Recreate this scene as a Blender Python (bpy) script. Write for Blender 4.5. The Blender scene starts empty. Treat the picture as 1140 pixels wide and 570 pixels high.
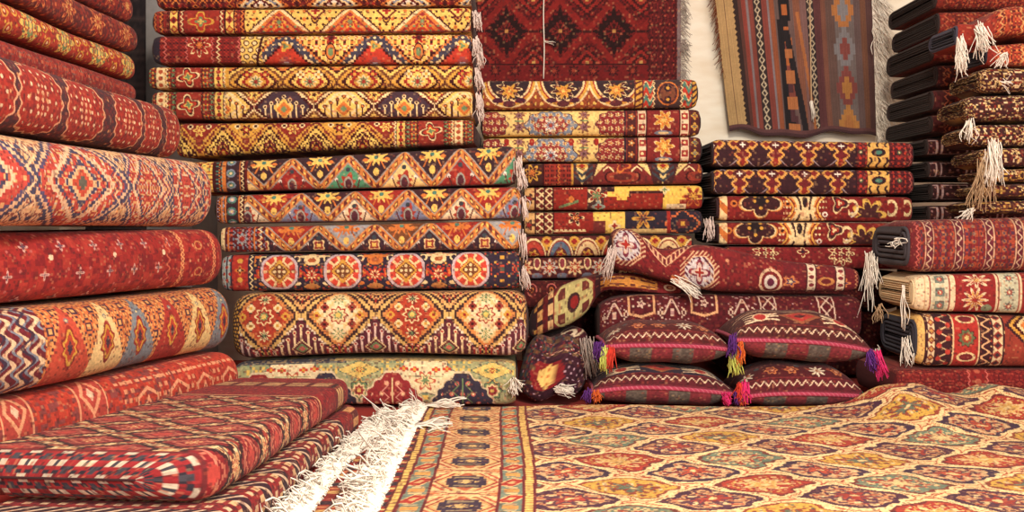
import bpy, math, random
import numpy as np
from mathutils import Vector

RES = 0.8          # knot spacing of the weave, in units of about 2.7 mm
C = bpy.context.scene.collection
F_PX = 1100.0
HZ = 252.0
EYE = 0.56
PH = math.atan((285.0 - HZ) / F_PX)

# ------------------------------------------------------------------ camera geometry
def P3(px, py, Y):
    """point at depth Y seen at photo position px, py"""
    a = (px - 570.0) / F_PX
    b = (285.0 - py) / F_PX
    dy = math.cos(PH) + b * math.sin(PH)
    dz = -math.sin(PH) + b * math.cos(PH)
    k = Y / dy
    return (a * k, Y, EYE + dz * k)

def srgb(c):
    c = np.asarray(c, float) / 255.0
    return np.where(c <= 0.04045, c / 12.92, ((c + 0.055) / 1.055) ** 2.4)

# ------------------------------------------------------------------ colours (0..255)
MAR = (96, 20, 24); DMAR = (62, 14, 20); RED = (158, 34, 28); BRED = (188, 48, 32); ORA = (206, 108, 42)
GOLD = (208, 148, 50); YEL = (230, 186, 84); CRE = (232, 200, 142); WHT = (232, 216, 200)
NAVY = (36, 28, 44); BLK = (40, 20, 24); BLU = (118, 128, 148); TEAL = (66, 122, 108); GRN = (104, 132, 86)
PUR = (70, 24, 48); PINK = (200, 92, 84); BRN = (112, 60, 34); LAV = (168, 158, 180); GRY = (120, 112, 110)

# ------------------------------------------------------------------ weaving kit
def h2(i, j, s=0):
    n = np.sin(i * 127.1 + j * 311.7 + s * 74.7) * 43758.5453
    return n - np.floor(n)
def rep(x, p): return (x + p / 2.0) % p - p / 2.0
def cel(x, p): return np.floor((x + p / 2.0) / p)
def qz(x, k): return (np.floor(x / k) + 0.5) * k

class Weave:
    def __init__(s, U, V):
        s.U = U; s.V = V
        s.c = np.zeros(U.shape + (3,))
    def fill(s, col): s.c[...] = col; return s
    def put(s, m, col):
        s.c[m] = col; return s
    def band(s, x0, x1, col=None):
        m = (s.U >= x0) & (s.U < x1)
        if col is not None: s.c[m] = col
        return m
    def vl(s, x, w, col): s.c[np.abs(s.U - x) < w / 2.0] = col
    def hl(s, y, w, col, m=True): s.c[(np.abs(s.V - y) < w / 2.0) & m] = col
    def zig(s, x, amp, per, w, col, ph=0):
        t = np.abs(rep(s.V + ph, per)) / (per / 2.0) * 2 - 1
        s.c[np.abs(s.U - x - t * amp) < w / 2.0] = col
    def hzig(s, y, amp, per, w, col, m=True, ph=0):
        t = np.abs(rep(s.U + ph, per)) / (per / 2.0) * 2 - 1
        s.c[(np.abs(s.V - y - t * amp) < w / 2.0) & m] = col
    def wave(s, x, amp, per, w, col, ph=0):
        t = np.sin((s.V + ph) / per * 2 * np.pi)
        s.c[np.abs(s.U - x - t * amp) < w / 2.0] = col
    def dots(s, m, px, py, r, col, ox=0, oy=0, stag=False, sq=False):
        y = rep(s.V - oy, py); r0 = cel(s.V - oy, py)
        x = rep(s.U - ox + (r0 % 2) * px / 2 * (1 if stag else 0), px)
        d = np.maximum(abs(x), abs(y)) if sq else np.hypot(x, y)
        s.c[(d < r) & m] = col
    def kal(s, m, px, py, seed, cols, ox=0, oy=0, k=1.5, dens=0.55, sv=True, stag=False):
        """mirrored little ornament repeated over the region m"""
        r0 = cel(s.V - oy, py); y = rep(s.V - oy, py)
        x = rep(s.U - ox + (r0 % 2) * (px / 2 if stag else 0), px)
        i = np.floor(np.abs(x) / k); j = np.floor((np.abs(y) if sv else y) / k)
        h = h2(i, j, seed); g = h2(i * 3 + 1, j, seed + 7)
        for n, col in enumerate(cols):
            s.c[m & (h < dens) & (g >= n / len(cols)) & (g < (n + 1) / len(cols))] = col
    def noise(s, m, k, seed, col, dens):
        h = h2(np.floor(s.U / k), np.floor(s.V / k), seed)
        s.c[m & (h < dens)] = col
    def flower(s, cx, cy, r, n, cols, amp=0.25, sy=1.0, ph=0.0, m=True):
        x = s.U - cx; y = (s.V - cy) / sy
        d = np.hypot(x, y) / (r * (1 - amp + amp * np.cos(n * np.arctan2(y, x) + ph)))
        for q, col in cols: s.c[(d < q) & m] = col
    def flowers(s, m, px, py, r, n, cols, ox=0, oy=0, stag=False, amp=0.25, sy=1.0):
        r0 = cel(s.V - oy, py); y = rep(s.V - oy, py) / sy
        x = rep(s.U - ox + (r0 % 2) * (px / 2 if stag else 0), px)
        d = np.hypot(x, y) / (r * (1 - amp + amp * np.cos(n * np.arctan2(y, x))))
        for q, col in cols: s.c[(d < q) & m] = col
    def dia(s, cx, cy, rx, ry, cols, k=1.6, m=True):
        """stepped concentric lozenge; cols run from the edge inwards as (size, colour)"""
        d = np.abs(qz(s.U - cx, k)) / rx + np.abs(qz(s.V - cy, k)) / ry
        for q, col in cols: s.c[(d < q) & m] = col
    def rings(s, cx, cy, rx, ry, cols, k=1.6, m=True, n=None):
        d = np.abs(qz(s.U - cx, k)) / rx + np.abs(qz(s.V - cy, k)) / ry
        n = n or len(cols)
        idx = np.floor(d * n).astype(int)
        for i in range(n): s.c[(idx == i) & m] = cols[i % len(cols)]
    def ell(s, cx, cy, rx, ry, cols, m=True, p=2.0):
        d = (np.abs(s.U - cx) / rx) ** p + (np.abs(s.V - cy) / ry) ** p
        for q, col in cols: s.c[(d < q ** p) & m] = col
    def chain(s, x0, x1, bg, per, cols, edge=None, oy=0, k=1.3):
        """upright guard band with a chain of lozenges"""
        m = s.band(x0, x1, bg); cx = (x0 + x1) / 2; w = (x1 - x0) / 2
        y = rep(s.V - oy, per); r0 = cel(s.V - oy, per)
        d = np.abs(s.U - cx) / (w * .95) + np.abs(y) / (per * .5)
        s.c[m & (d < .95)] = cols[0]
        s.c[m & (d < .55)] = cols[1 % len(cols)]
        if len(cols) > 2: s.c[m & (d < .55) & (r0 % 2 == 0)] = cols[2]
        if edge is not None:
            s.vl(x0, 1.3, edge); s.vl(x1, 1.3, edge)
    def trees(s, m, cx, per, y0, y1, col, dot, taper=0.0, w=1.3):
        x = s.U - cx; i = cel(x, per); xr = rep(x, per)
        top = y0 + np.abs(i) * per * taper
        s.c[m & (np.abs(xr) < w / 2 + .2) & (s.V > top) & (s.V < y1)] = col
        s.c[m & (np.hypot(xr, s.V - top) < per * .32)] = col
        s.c[m & (np.hypot(xr, s.V - top) < per * .18)] = dot
    def done(s, seed=1, wear=.05):
        k = h2(np.floor(s.U / 1.1), np.floor(s.V / 1.1), seed) - .5
        lo = np.sin(s.U * .045 + seed * 1.7) * .5 + np.sin(s.V * .11 + s.U * .013 + seed * 3.1) * .5
        s.c *= (1 + wear * 1.6 * k + wear * .7 * lo)[..., None]
        # small scattered knots and softened dyes
        if getattr(s, 'smooth', False): np.clip(s.c, 0, 255, out=s.c); return s.c
        g = h2(np.floor(s.U / 2.3), np.floor(s.V / 2.3), seed + 5); e = h2(np.floor(s.U / 2.3) + 9, np.floor(s.V / 2.3), seed + 8)
        s.c *= (1 + .16 * (e - .5))[..., None]
        for m, col, q in ((g < .07, (66, 30, 34), .42), ((g > .07) & (g < .125), (222, 176, 110), .34), ((g > .125) & (g < .16), (170, 70, 48), .4)):
            s.c[m] = s.c[m] * (1 - q) + np.array(col) * q
        lum = (s.c * np.array([.3, .59, .11])).sum(-1, keepdims=True)
        s.c = lum + (s.c - lum) * .88
        s.c = s.c * .97 + np.array([7.0, 4.5, 3.5])
        np.clip(s.c, 0, 255, out=s.c)
        return s.c

# ------------------------------------------------------------------ materials
def wool(name, rough=.9, bump=.35, scale=900, sheen=.04, attr=True, col=(.5, .4, .3), var=.12):
    m = bpy.data.materials.new(name); m.use_nodes = True
    nt = m.node_tree; b = nt.nodes['Principled BSDF']
    b.inputs['Roughness'].default_value = rough
    b.inputs['Specular IOR Level'].default_value = .25
    b.inputs['Sheen Weight'].default_value = sheen
    b.inputs['Sheen Roughness'].default_value = .5
    tc = nt.nodes.new('ShaderNodeTexCoord')
    nz = nt.nodes.new('ShaderNodeTexNoise'); nz.inputs['Scale'].default_value = scale; nz.inputs['Detail'].default_value = 2
    nt.links.new(tc.outputs['Object'], nz.inputs['Vector'])
    n2 = nt.nodes.new('ShaderNodeTexNoise'); n2.inputs['Scale'].default_value = scale * .03; n2.inputs['Detail'].default_value = 3
    nt.links.new(tc.outputs['Object'], n2.inputs['Vector'])
    mr = nt.nodes.new('ShaderNodeMapRange')
    mr.inputs['From Min'].default_value = .3; mr.inputs['From Max'].default_value = .7
    mr.inputs['To Min'].default_value = 1 - var; mr.inputs['To Max'].default_value = 1 + var
    ad = nt.nodes.new('ShaderNodeMath'); ad.operation = 'MULTIPLY_ADD'
    ad.inputs[1].default_value = .5
    hf = nt.nodes.new('ShaderNodeMath'); hf.operation = 'MULTIPLY'; hf.inputs[1].default_value = .5
    nt.links.new(n2.outputs['Fac'], hf.inputs[0])
    nt.links.new(nz.outputs['Fac'], ad.inputs[0]); nt.links.new(hf.outputs[0], ad.inputs[2])
    nt.links.new(ad.outputs[0], mr.inputs['Value'])
    mx = nt.nodes.new('ShaderNodeVectorMath'); mx.operation = 'SCALE'
    if attr:
        at = nt.nodes.new('ShaderNodeVertexColor'); at.layer_name = 'knots'
        nt.links.new(at.outputs['Color'], mx.inputs[0])
    else:
        mx.inputs[0].default_value = col
    nt.links.new(mr.outputs['Result'], mx.inputs['Scale'])
    nt.links.new(mx.outputs['Vector'], b.inputs['Base Color'])
    bp = nt.nodes.new('ShaderNodeBump'); bp.inputs['Strength'].default_value = bump; bp.inputs['Distance'].default_value = .0015
    nt.links.new(nz.outputs['Fac'], bp.inputs['Height'])
    nt.links.new(bp.outputs['Normal'], b.inputs['Normal'])
    return m

PILE = wool('knotted_wool_pile')
FLAT = wool('flat_woven_wool', bump=.5, scale=600, sheen=.05)
EDGE = wool('carpet_edge_wool', bump=.6, scale=500)
def plain(name, c, **k):
    return wool(name, attr=False, col=tuple(srgb(c)), **k)
YARN = plain('white_fringe_yarn', (246, 238, 228), scale=300, bump=.3)
YARN_G = plain('greyish_fringe_yarn', (178, 164, 158), scale=300, bump=.3)
YARN_P = plain('pale_pinkish_fringe_yarn', (226, 208, 202), scale=300, bump=.3)
YARN_B = plain('beige_fringe_yarn', (196, 164, 130), scale=300, bump=.3)

# ------------------------------------------------------------------ objects
def link(name, verts, faces, mat, cols=None, parent=None, smooth=True):
    me = bpy.data.meshes.new(name)
    verts = np.asarray(verts, np.float32)
    if isinstance(faces, np.ndarray):
        nf = len(faces)
        me.vertices.add(len(verts)); me.vertices.foreach_set('co', verts.ravel())
        me.loops.add(nf * 4); me.loops.foreach_set('vertex_index', faces.astype(np.int32).ravel())
        me.polygons.add(nf)
        me.polygons.foreach_set('loop_start', np.arange(0, nf * 4, 4, dtype=np.int32))
        me.polygons.foreach_set('loop_total', np.full(nf, 4, dtype=np.int32))
        me.update(calc_edges=True); me.validate()
    else:
        me.from_pydata([tuple(v) for v in verts], [], faces); me.update()
    if cols is not None:
        a = me.color_attributes.new('knots', 'FLOAT_COLOR', 'POINT')
        lin = srgb(cols)
        a.data.foreach_set('color', np.concatenate([lin, np.ones((len(lin), 1))], 1).astype(np.float32).ravel())
    if smooth: me.polygons.foreach_set('use_smooth', np.ones(len(me.polygons), bool))
    me.materials.append(mat)
    o = bpy.data.objects.new(name, me); C.objects.link(o)
    if parent is not None: o.parent = parent
    return o

def tag(o, label=None, cat=None, group=None, kind=None):
    if label: o['label'] = label
    if cat: o['category'] = cat
    if group: o['group'] = group
    if kind: o['kind'] = kind
    return o

def quads(r, c, off=0):
    i = np.arange(r - 1)[:, None] * c + np.arange(c - 1)[None, :] + off
    return np.stack([i, i + 1, i + c + 1, i + c], -1).reshape(-1, 4)

def smooth_interp(t, ts, vs):
    """Catmull-Rom style interpolation through keys"""
    ts = np.asarray(ts, float); vs = np.asarray(vs, float)
    if len(ts) == 2: return np.interp(t, ts, vs)
    m = np.gradient(vs, ts)
    i = np.clip(np.searchsorted(ts, t) - 1, 0, len(ts) - 2)
    h = ts[i + 1] - ts[i]; x = np.clip((t - ts[i]) / h, 0, 1)
    return ((2*x**3-3*x**2+1)*vs[i] + (x**3-2*x**2+x)*h*m[i] + (-2*x**3+3*x**2)*vs[i+1] + (x**3-x**2)*h*m[i+1])

def resample(pts, step=None, n=None):
    d = np.r_[0, np.cumsum(np.hypot(*np.diff(pts, axis=0).T))]
    n = n or max(3, int(d[-1] / step) + 1)
    s = np.linspace(0, d[-1], n)
    return np.stack([np.interp(s, d, pts[:, 0]), np.interp(s, d, pts[:, 1])], 1), s

def carpet(name, label, group, keys, pat, ppm, Ukeys, vmid=0.0, rx=.62, depth=.38, top=.05, bot=.03, er=.22, endr=None,
           back=(60, 30, 34), ends='', seed=1, wob=.0025, sup=2.85, spiral=.011, cat='carpet', edgecols=((58, 50, 52), (34, 28, 32)), res=None,
           dents=0.0, plan=0.0, speck=None, dscale=None):
    """a folded or rolled carpet: keys = axis points (X, Y, Z, half height) from one end to the other; the front faces the viewer.
    Ukeys = weave coordinate of each key; ppm = weave units per metre; vmid = weave coordinate of the front's middle."""
    rs = np.random.RandomState(seed)
    K = np.array([k[:4] for k in keys], float)
    sk = np.r_[0, np.cumsum(np.linalg.norm(np.diff(K[:, :3], axis=0), axis=1))]
    L = sk[-1]; a0 = K[:, 3].mean(); r0 = rx * a0
    d = K[-1, :2] - K[0, :2]; d /= np.linalg.norm(d); W = np.array([d[1], -d[0], 0.0]); D3 = np.array([d[0], d[1], 0.0])
    step = (res or RES) / ppm
    er_r = endr or a0 * .6
    # stations along the axis
    nphi = max(4, int(er_r * 1.3 / step))
    phi = np.linspace(0, np.pi / 2, nphi)
    sA = er_r * (1 - np.cos(phi)); scA = 1 - er * (1 - np.sin(phi)); uA = er_r - (np.pi / 2 - phi) * er_r
    nm = max(4, int((L - 2 * er_r) / step))
    sM = np.linspace(er_r, L - er_r, nm)[1:-1]
    s = np.r_[sA, sM, (L - sA)[::-1]]; S = np.r_[scA, np.ones(len(sM)), scA[::-1]]; su = np.r_[uA, sM, (L - uA)[::-1]]
    Us = np.interp(su, sk, Ukeys)
    g0 = (Ukeys[1] - Ukeys[0]) / (sk[1] - sk[0]); g1 = (Ukeys[-1] - Ukeys[-2]) / (sk[-1] - sk[-2])
    Us = np.where(su < 0, Ukeys[0] + su * g0, np.where(su > L, Ukeys[-1] + (su - L) * g1, Us))
    cx = smooth_interp(s, sk, K[:, 0]); cy = smooth_interp(s, sk, K[:, 1]); cz = smooth_interp(s, sk, K[:, 2]); ca = smooth_interp(s, sk, K[:, 3])
    f1, f2, f3 = rs.uniform(4, 7), rs.uniform(9, 15), rs.uniform(6, 12); q1, q2, q3 = rs.uniform(0, 6.28, 3)
    wz = 1 - wob / a0 * (.5 + .5 * np.sin(s * f1 + q1)) * .9
    ww = wob * (np.sin(s * f2 + q2) * .8 + np.sin(s * f3 + q3))
    # outline
    th = np.linspace(np.pi / 2, -np.pi / 2, 90)
    cap = np.stack([r0 * np.abs(np.cos(th)) ** (2 / sup), a0 * np.sign(np.sin(th)) * np.abs(np.sin(th)) ** (2 / sup)], 1)
    front = np.concatenate([np.array([[-top, a0]]), cap, np.array([[-bot, -a0]])])
    pr, sv = resample(front, step)
    # arc coordinate 0 at the middle of the front
    mid = np.interp(0, -pr[:, 1][np.argsort(-pr[:, 1], kind='stable')], sv[np.argsort(-pr[:, 1], kind='stable')]) if False else sv[np.argmax(pr[:, 0])]
    V = vmid + (sv - mid) * ppm
    thb = np.linspace(-np.pi / 2, -3 * np.pi / 2, 9)
    capb = np.stack([-depth + r0 * np.cos(thb), a0 * np.sin(thb)], 1)
    rest = np.concatenate([np.array([[-bot, -a0]]), capb, np.array([[-top, a0]])])
    if top >= depth: rest = np.concatenate([np.array([[-bot, -a0]]), capb, np.array([[-top, a0]])])
    def place(p, idx):
        w = np.repeat(p[None, :, 0], len(idx), 0); z = np.repeat(p[None, :, 1], len(idx), 0)
        sc = (S[idx] * ca[idx] / a0)[:, None]
        ds = 1.0 if dscale is None else np.interp(s[idx], [0, L], dscale)[:, None]
        w2 = np.where(w > 0, w * sc, w * ds) + (ww[idx])[:, None] * np.clip((w + .06) / .06, 0, 1)
        z2 = z * sc * wz[idx][:, None]
        if dents:
            z2 = z2 + dents * np.sin(s[idx][:, None] * 23 + w * 18 + q1) * np.clip(z / a0, 0, 1) * np.clip(S[idx][:, None] - .6, 0, 1)
            w2 = w2 + dents * np.sin(s[idx][:, None] * 17 + z * 40 + q2) * np.clip((w + .02) / .04, 0, 1)
        if plan:
            e = np.clip(1 - np.minimum(s[idx], L - s[idx]) / plan, 0, 1)
            w2 = w2 - (plan * (1 - np.sqrt(1 - e ** 2)))[:, None] * np.clip((w + depth * .9) / (depth * .9), 0, 1)
        c = np.stack([cx[idx], cy[idx], cz[idx]], 1)[:, None, :]
        return c + w2[..., None] * W + z2[..., None] * np.array([0, 0, 1.0])
    idx = np.arange(len(s))
    G = place(pr, idx)                                   # stations x rows
    UU = np.repeat(Us[:, None], len(V), 1); VV = np.repeat(V[None, :], len(Us), 0)
    col = pat(Weave(UU, VV)).done(seed) if callable(pat) else None
    vs = [G.reshape(-1, 3)]; cs = [col.reshape(-1, 3)]; fs = [quads(len(s), len(V))]
    off = G.shape[0] * G.shape[1]
    # underside and back, coarser
    ci = np.unique(np.r_[0, nphi - 1, np.arange(nphi, len(s) - nphi, 14), len(s) - nphi, len(s) - 1])
    R = place(rest, ci)
    vr = np.r_[0, np.cumsum(np.hypot(*np.diff(rest, axis=0).T))] * ppm + V[-1]
    col2 = pat(Weave(np.repeat(Us[ci][:, None], len(vr), 1), np.repeat(vr[None, :], len(ci), 0))).done(seed)
    vs.append(R.reshape(-1, 3)); cs.append(col2.reshape(-1, 3)); fs.append(quads(len(ci), len(vr), off)); off += R.shape[0] * R.shape[1]
    # closing faces
    loop = np.concatenate([pr, rest[1:-1]])
    fold = []
    for side, i in ((0, 0), (1, len(s) - 1)):
        vis = ('L' in ends and side == 0) or ('R' in ends and side == 1)
        sg = -1 if side == 0 else 1
        if vis:
            fold.append((i, sg)); continue
        a = place(loop, np.array([i]))[0]
        inner = loop.copy(); inner[:, 0] = np.clip(inner[:, 0], -depth, 0); inner[:, 1] = 0
        b = place(inner, np.array([i]))[0] + sg * D3 * .006
        m = (a + b) / 2 + sg * D3 * .004
        g = np.stack([a, m, b]); g = np.concatenate([g, g[:, :1]], 1)
        vs.append(g.reshape(-1, 3)); cs.append(np.tile(np.array(back, float), (g.shape[0] * g.shape[1], 1))); 
        q = quads(3, g.shape[1], off); fs.append(q if side else q[:, ::-1]); off += g.shape[0] * g.shape[1]
    o = link(name, np.concatenate(vs), np.concatenate(fs), PILE, np.concatenate(cs))
    tag(o, label, cat, group)
    for i, sg in fold:                                   # the layers seen at an open end
        n = 64
        lp, _ = resample(np.concatenate([cap, capb, cap[:1]]), n=n + 1); lp = lp[:-1]
        base = place(lp, np.array([i]))[0]
        rows = [base]; tone = [edgecols[0]]
        nl = max(2, int(math.ceil(a0 / spiral))); frac = np.arange(n) / n
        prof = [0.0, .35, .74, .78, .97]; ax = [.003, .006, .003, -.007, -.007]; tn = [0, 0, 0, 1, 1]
        for k in range(nl):
            for f, x, tt in zip(prof, ax, tn):
                dd = np.clip((k + f + frac) * spiral, 0, a0 * .97)
                q = lp.copy()
                q[:, 1] *= 1 - dd / a0
                q[:, 0] = np.where(q[:, 0] > 0, q[:, 0] * np.clip(1 - dd / r0, 0, 1), np.where(q[:, 0] < -depth, (q[:, 0] + depth) * np.clip(1 - dd / r0, 0, 1) - depth, q[:, 0]))
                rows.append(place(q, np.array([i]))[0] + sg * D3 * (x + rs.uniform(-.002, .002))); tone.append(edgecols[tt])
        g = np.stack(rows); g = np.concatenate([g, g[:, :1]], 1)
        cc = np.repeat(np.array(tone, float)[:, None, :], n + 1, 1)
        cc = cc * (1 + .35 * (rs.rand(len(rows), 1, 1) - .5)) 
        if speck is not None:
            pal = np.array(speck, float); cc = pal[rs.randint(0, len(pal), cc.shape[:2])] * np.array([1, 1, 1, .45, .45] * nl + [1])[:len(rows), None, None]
        q = quads(g.shape[0], n + 1)
        link('fold_end', g.reshape(-1, 3), q if sg > 0 else q[:, ::-1], EDGE, np.clip(cc, 0, 255).reshape(-1, 3), o)
    return o

def face(name, label, group, pts, pat, Y, dY=0.0, **kw):
    """carpet whose front is given by photo outline: pts = (px, top, bottom[, Y])"""
    keys = []; U = []; vm = []
    rx = kw.get('rx', .8)
    for p in pts:
        y = p[3] if len(p) > 3 else Y
        t = P3(p[0], p[1], y + .012); b = P3(p[0], p[2], y + .012)
        a = (t[2] - b[2]) / 2 - .0006
        keys.append((t[0], y + rx * a, (t[2] + b[2]) / 2, a)); U.append(p[0]); vm.append((p[1] + p[2]) / 2)
    return carpet(name, label, group, keys, pat, F_PX / Y, U, vmid=float(np.mean(vm)), **kw)

def strands(name, roots, mat, parent, seed=0, r=.0016, seg=6, curl=.012, kind=None):
    """loose yarn: roots = (point, direction, length, droop)"""
    rs = np.random.RandomState(seed)
    vs = []; fs = []
    ang = np.array([0, 2.094, 4.188])
    for (p, d, ln, droop) in roots:
        p = np.array(p, float); d = np.array(d, float); d /= np.linalg.norm(d)
        up = np.array([0, 0, 1.0]) if abs(d[2]) < .8 else np.array([1.0, 0, 0])
        s1 = np.cross(d, up); s1 /= np.linalg.norm(s1); s2 = np.cross(s1, d)
        t = np.linspace(0, 1, seg + 1)
        f1, f2 = rs.uniform(2, 7, 2); a1, a2 = rs.uniform(0, 6.28, 2); c1, c2 = rs.normal(0, curl, 2)
        line = p + np.outer(t * ln, d) + np.outer(t * (np.sin(f1 * t + a1) - np.sin(a1)) * c1 + t * c2, s1) + np.outer(t * (np.sin(f2 * t + a2) - math.sin(a2)) * c1 * .5, s2)
        line[:, 2] -= droop * t ** 2
        rr = r * (1 - .35 * t) * rs.uniform(.8, 1.25)
        o = len(vs)
        for k in range(seg + 1):
            for a in ang: vs.append(line[k] + rr[k] * (math.cos(a) * s1 + math.sin(a) * s2))
        for k in range(seg):
            for j in range(3):
                fs.append((o + k*3 + j, o + k*3 + (j+1) % 3, o + k*3 + 3 + (j+1) % 3, o + k*3 + 3 + j))
        fs.append((o + seg*3, o + seg*3 + 1, o + seg*3 + 2))
    # yarns lying on something stay above it
    ob = link(name, vs, fs, mat, None, parent)
    return ob

def tuft(p, d, ln, n, spread, droop, rs, jit=.006):
    p = np.array(p, float); d = np.array(d, float)
    return [(p + rs.normal(0, jit, 3), d + rs.normal(0, spread, 3), ln * rs.uniform(.7, 1.1), droop * rs.uniform(.6, 1.2)) for _ in range(n)]
# ------------------------------------------------------------------ patterns of the tall pile by the back wall
def pb1(K):
    K.fill(MAR); K.kal(K.U < 600, 15, 12, 3, [RED, ORA, DMAR], k=1.5, dens=.5)
    for x in (212, 250): K.chain(x, x + 9, (120, 30, 26), 7, [ORA, DMAR])
    f = K.U > 262
    for cx in (290, 372, 454, 536):
        K.rings(cx, 8, 36, 26, [CRE, WHT, MAR, CRE, BLU, CRE, ORA, MAR], m=f)
        K.dots(f & (abs(K.U - cx) < 26) & (K.V < 9), 7, 6, 1.7, DMAR, ox=cx, stag=True)
    return K
def band_left(K, x0, dark=DMAR, hot=RED):
    """red end border with guard bands, up to x0"""
    m = K.U < x0
    K.put(m, MAR); K.kal(m, 12, 10, 11, [RED, dark, ORA], k=1.4, dens=.5, ox=x0)
def pb2(K):
    K.fill(MAR); K.kal(K.U < 275, 9, 9, 5, [DMAR, RED, (120, 40, 30)], k=1.4, dens=.5)
    for x in (172, 180, 262, 270): K.zig(x, 1.5, 6, 1.6, ORA)
    K.chain(189, 199, YEL, 11, [RED, GOLD, MAR], DMAR); K.chain(251, 261, YEL, 11, [RED, GOLD, MAR], DMAR)
    m = K.band(205, 245, (150, 36, 28)); K.flower(224, 24, 15, 4, [(1, GOLD), (.8, BRED), (.45, GRN), (.25, YEL)], sy=.9)
    for x in (203, 247): K.zig(x, 1.3, 6, 1.4, CRE)
    f = K.U > 273; K.put(f, YEL)
    K.dots(f, 7, 7, 1.5, DMAR, ox=311, stag=True); K.dots(f, 14, 10, 2.1, ORA, ox=311, oy=12)
    for cx in (311, 390, 470, 549):
        K.rings(cx, 38, 44, 40, [ORA, BRED, ORA, BRED, ORA, (150, 40, 40), ORA, CRE, DMAR, GOLD], m=f & (abs(qz(K.U-cx,2))/38+abs(qz(K.V-38,2))/34 < 1), n=10)
        K.flower(cx, 25, 8, 6, [(1, GOLD), (.7, RED), (.4, GRN)], m=f); K.dots(f & (abs(K.U-cx) < 20) & (K.V > 27), 9, 6, 1.5, GRN, ox=cx)
    for cx in (351, 430, 510):
        K.ell(cx, 18, 5, 9, [(1, DMAR), (.75, GOLD), (.4, DMAR)], m=f); K.dia(cx, 12, 12, 12, [(1, MAR), (.75, YEL), (.4, RED)], m=f)
    K.hl(37, 2.5, (120, 50, 60), f)
    return K
def pb3(K):
    K.fill((112, 24, 26)); K.kal(K.U < 270, 8, 8, 9, [DMAR, RED, PUR], k=1.4, dens=.5)
    K.put(K.U < 178, NAVY)
    for x in (184, 208, 236, 243, 266): K.zig(x, 1.5, 6.5, 1.5, PINK if x != 243 else CRE)
    K.band(209, 235, (150, 36, 28)); K.flower(222, 50, 13, 8, [(1, CRE), (.86, RED), (.5, DMAR), (.3, ORA)], sy=1.15)
    f = K.U > 268; K.put(f, YEL)
    K.kal(f, 16, 12, 15, [DMAR, RED, ORA, CRE], ox=368, k=1.6, dens=.42)
    for cx in (318, 417, 515):
        d = np.abs(qz(K.U - cx, 3)) / 50 + np.abs(qz(K.V - 76, 3)) / 46
        for q, c in ((1, DMAR), (.96, ORA), (.9, (58, 56, 76)), (.68, CRE), (.64, DMAR), (.6, BRED), (.3, (150, 60, 60)), (.18, LAV)): K.c[f & (d < q)] = c
        K.dots(f & (d > .7) & (d < .88), 7, 7, 1.7, CRE, ox=cx); K.flower(cx, 52, 7, 3, [(1, GOLD), (.5, GRN)], m=f)
    for cx in (368, 466):
        K.ell(cx, 58, 6, 10, [(1, DMAR), (.8, ORA), (.5, GRN)], m=f); K.flower(cx, 42, 8, 6, [(1, RED), (.5, DMAR)], m=f)
    K.put(f & (K.U < 292), YEL); K.dots(f & (K.U < 292), 9, 8, 3.4, DMAR, stag=True, oy=40); K.dots(f & (K.U < 292), 9, 8, 2.2, CRE, stag=True, oy=40)
    K.put(f & (abs(K.U - 292 + (K.V - 40) * .2) < 1.5), DMAR)
    return K
def goldborder(K, x0, s=1):
    """gold end border of the pair, running away from the field edge x0 in direction s"""
    X = (K.U - x0) * s
    def bd(a, b, c): K.c[(X >= a) & (X < b)] = c; return (X >= a) & (X < b)
    yc = np.floor(K.V / 1.4)
    m = bd(0, 90, (86, 40, 32)); K.kal(m, 14, 12, 21, [ORA, RED, GOLD, GRN], ox=x0, k=1.4, dens=.55)
    m = bd(2, 11, YEL); K.dots(m, 40, 8, 2.6, RED, ox=x0 + s * 6.5); K.dots(m, 40, 8, 1.3, DMAR, ox=x0 + s * 6.5, oy=4)
    m = bd(26, 54, (150, 40, 30)); cx = x0 + s * 40
    K.flower(cx, K.V0, 12, 4, [(1.1, CRE), (.92, DMAR), (.75, BRED), (.45, YEL), (.3, GRN)], m=m, ph=.8)
    m = bd(66, 75, CRE); K.dots(m, 40, 8, 2.6, (170, 70, 40), ox=x0 + s * 70.5)
    for a in (0, 13, 25, 55, 64, 77): K.zig(x0 + s * a, 1.0, 5, 1.3, DMAR if a % 2 else CRE)
def steps(K, f, cx, cy, rx, ry, pal, n=12, k=2.2):
    d = np.abs(qz(K.U - cx, k)) / rx + np.abs(qz(K.V - cy, k)) / ry
    i = np.floor(d * n).astype(int)
    for j in range(n): K.c[f & (i == j)] = pal[j % len(pal)]
    return d
def pb4(K):
    K.V0 = 86; K.fill(GOLD); f = K.U > 250
    K.rings(0, 0, 1, 1, [GOLD])
    for n, cx in enumerate(range(285, 600, 60)):
        hot = n % 2
        K_ = f & (abs(K.U - cx) < 30)
        steps(K, K_, cx, 92, 62, 52, [BRED if hot else YEL, ORA if hot else CRE, YEL if hot else GOLD, RED, YEL, DMAR, GOLD, BRN, YEL, DMAR, ORA, GOLD, DMAR, YEL], n=14)
        for dx in (-10, 10): K.dia(cx + dx, 84, 6, 6, [(1, DMAR), (.8, RED if not hot else CRE), (.4, GOLD)], m=f)
        K.flower(cx, 92, 8, 8, [(1, CRE), (.75, GRN), (.4, RED)], m=f); K.flower(cx, 75, 5, 5, [(1, YEL), (.5, DMAR)], m=f)
        K.trees(f & (K.V > 90) & (abs(K.U - cx - 30) < 16), cx + 30, 6, 90, 104, DMAR, GOLD, taper=.4)
    goldborder(K, 250, -1); return K
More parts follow.
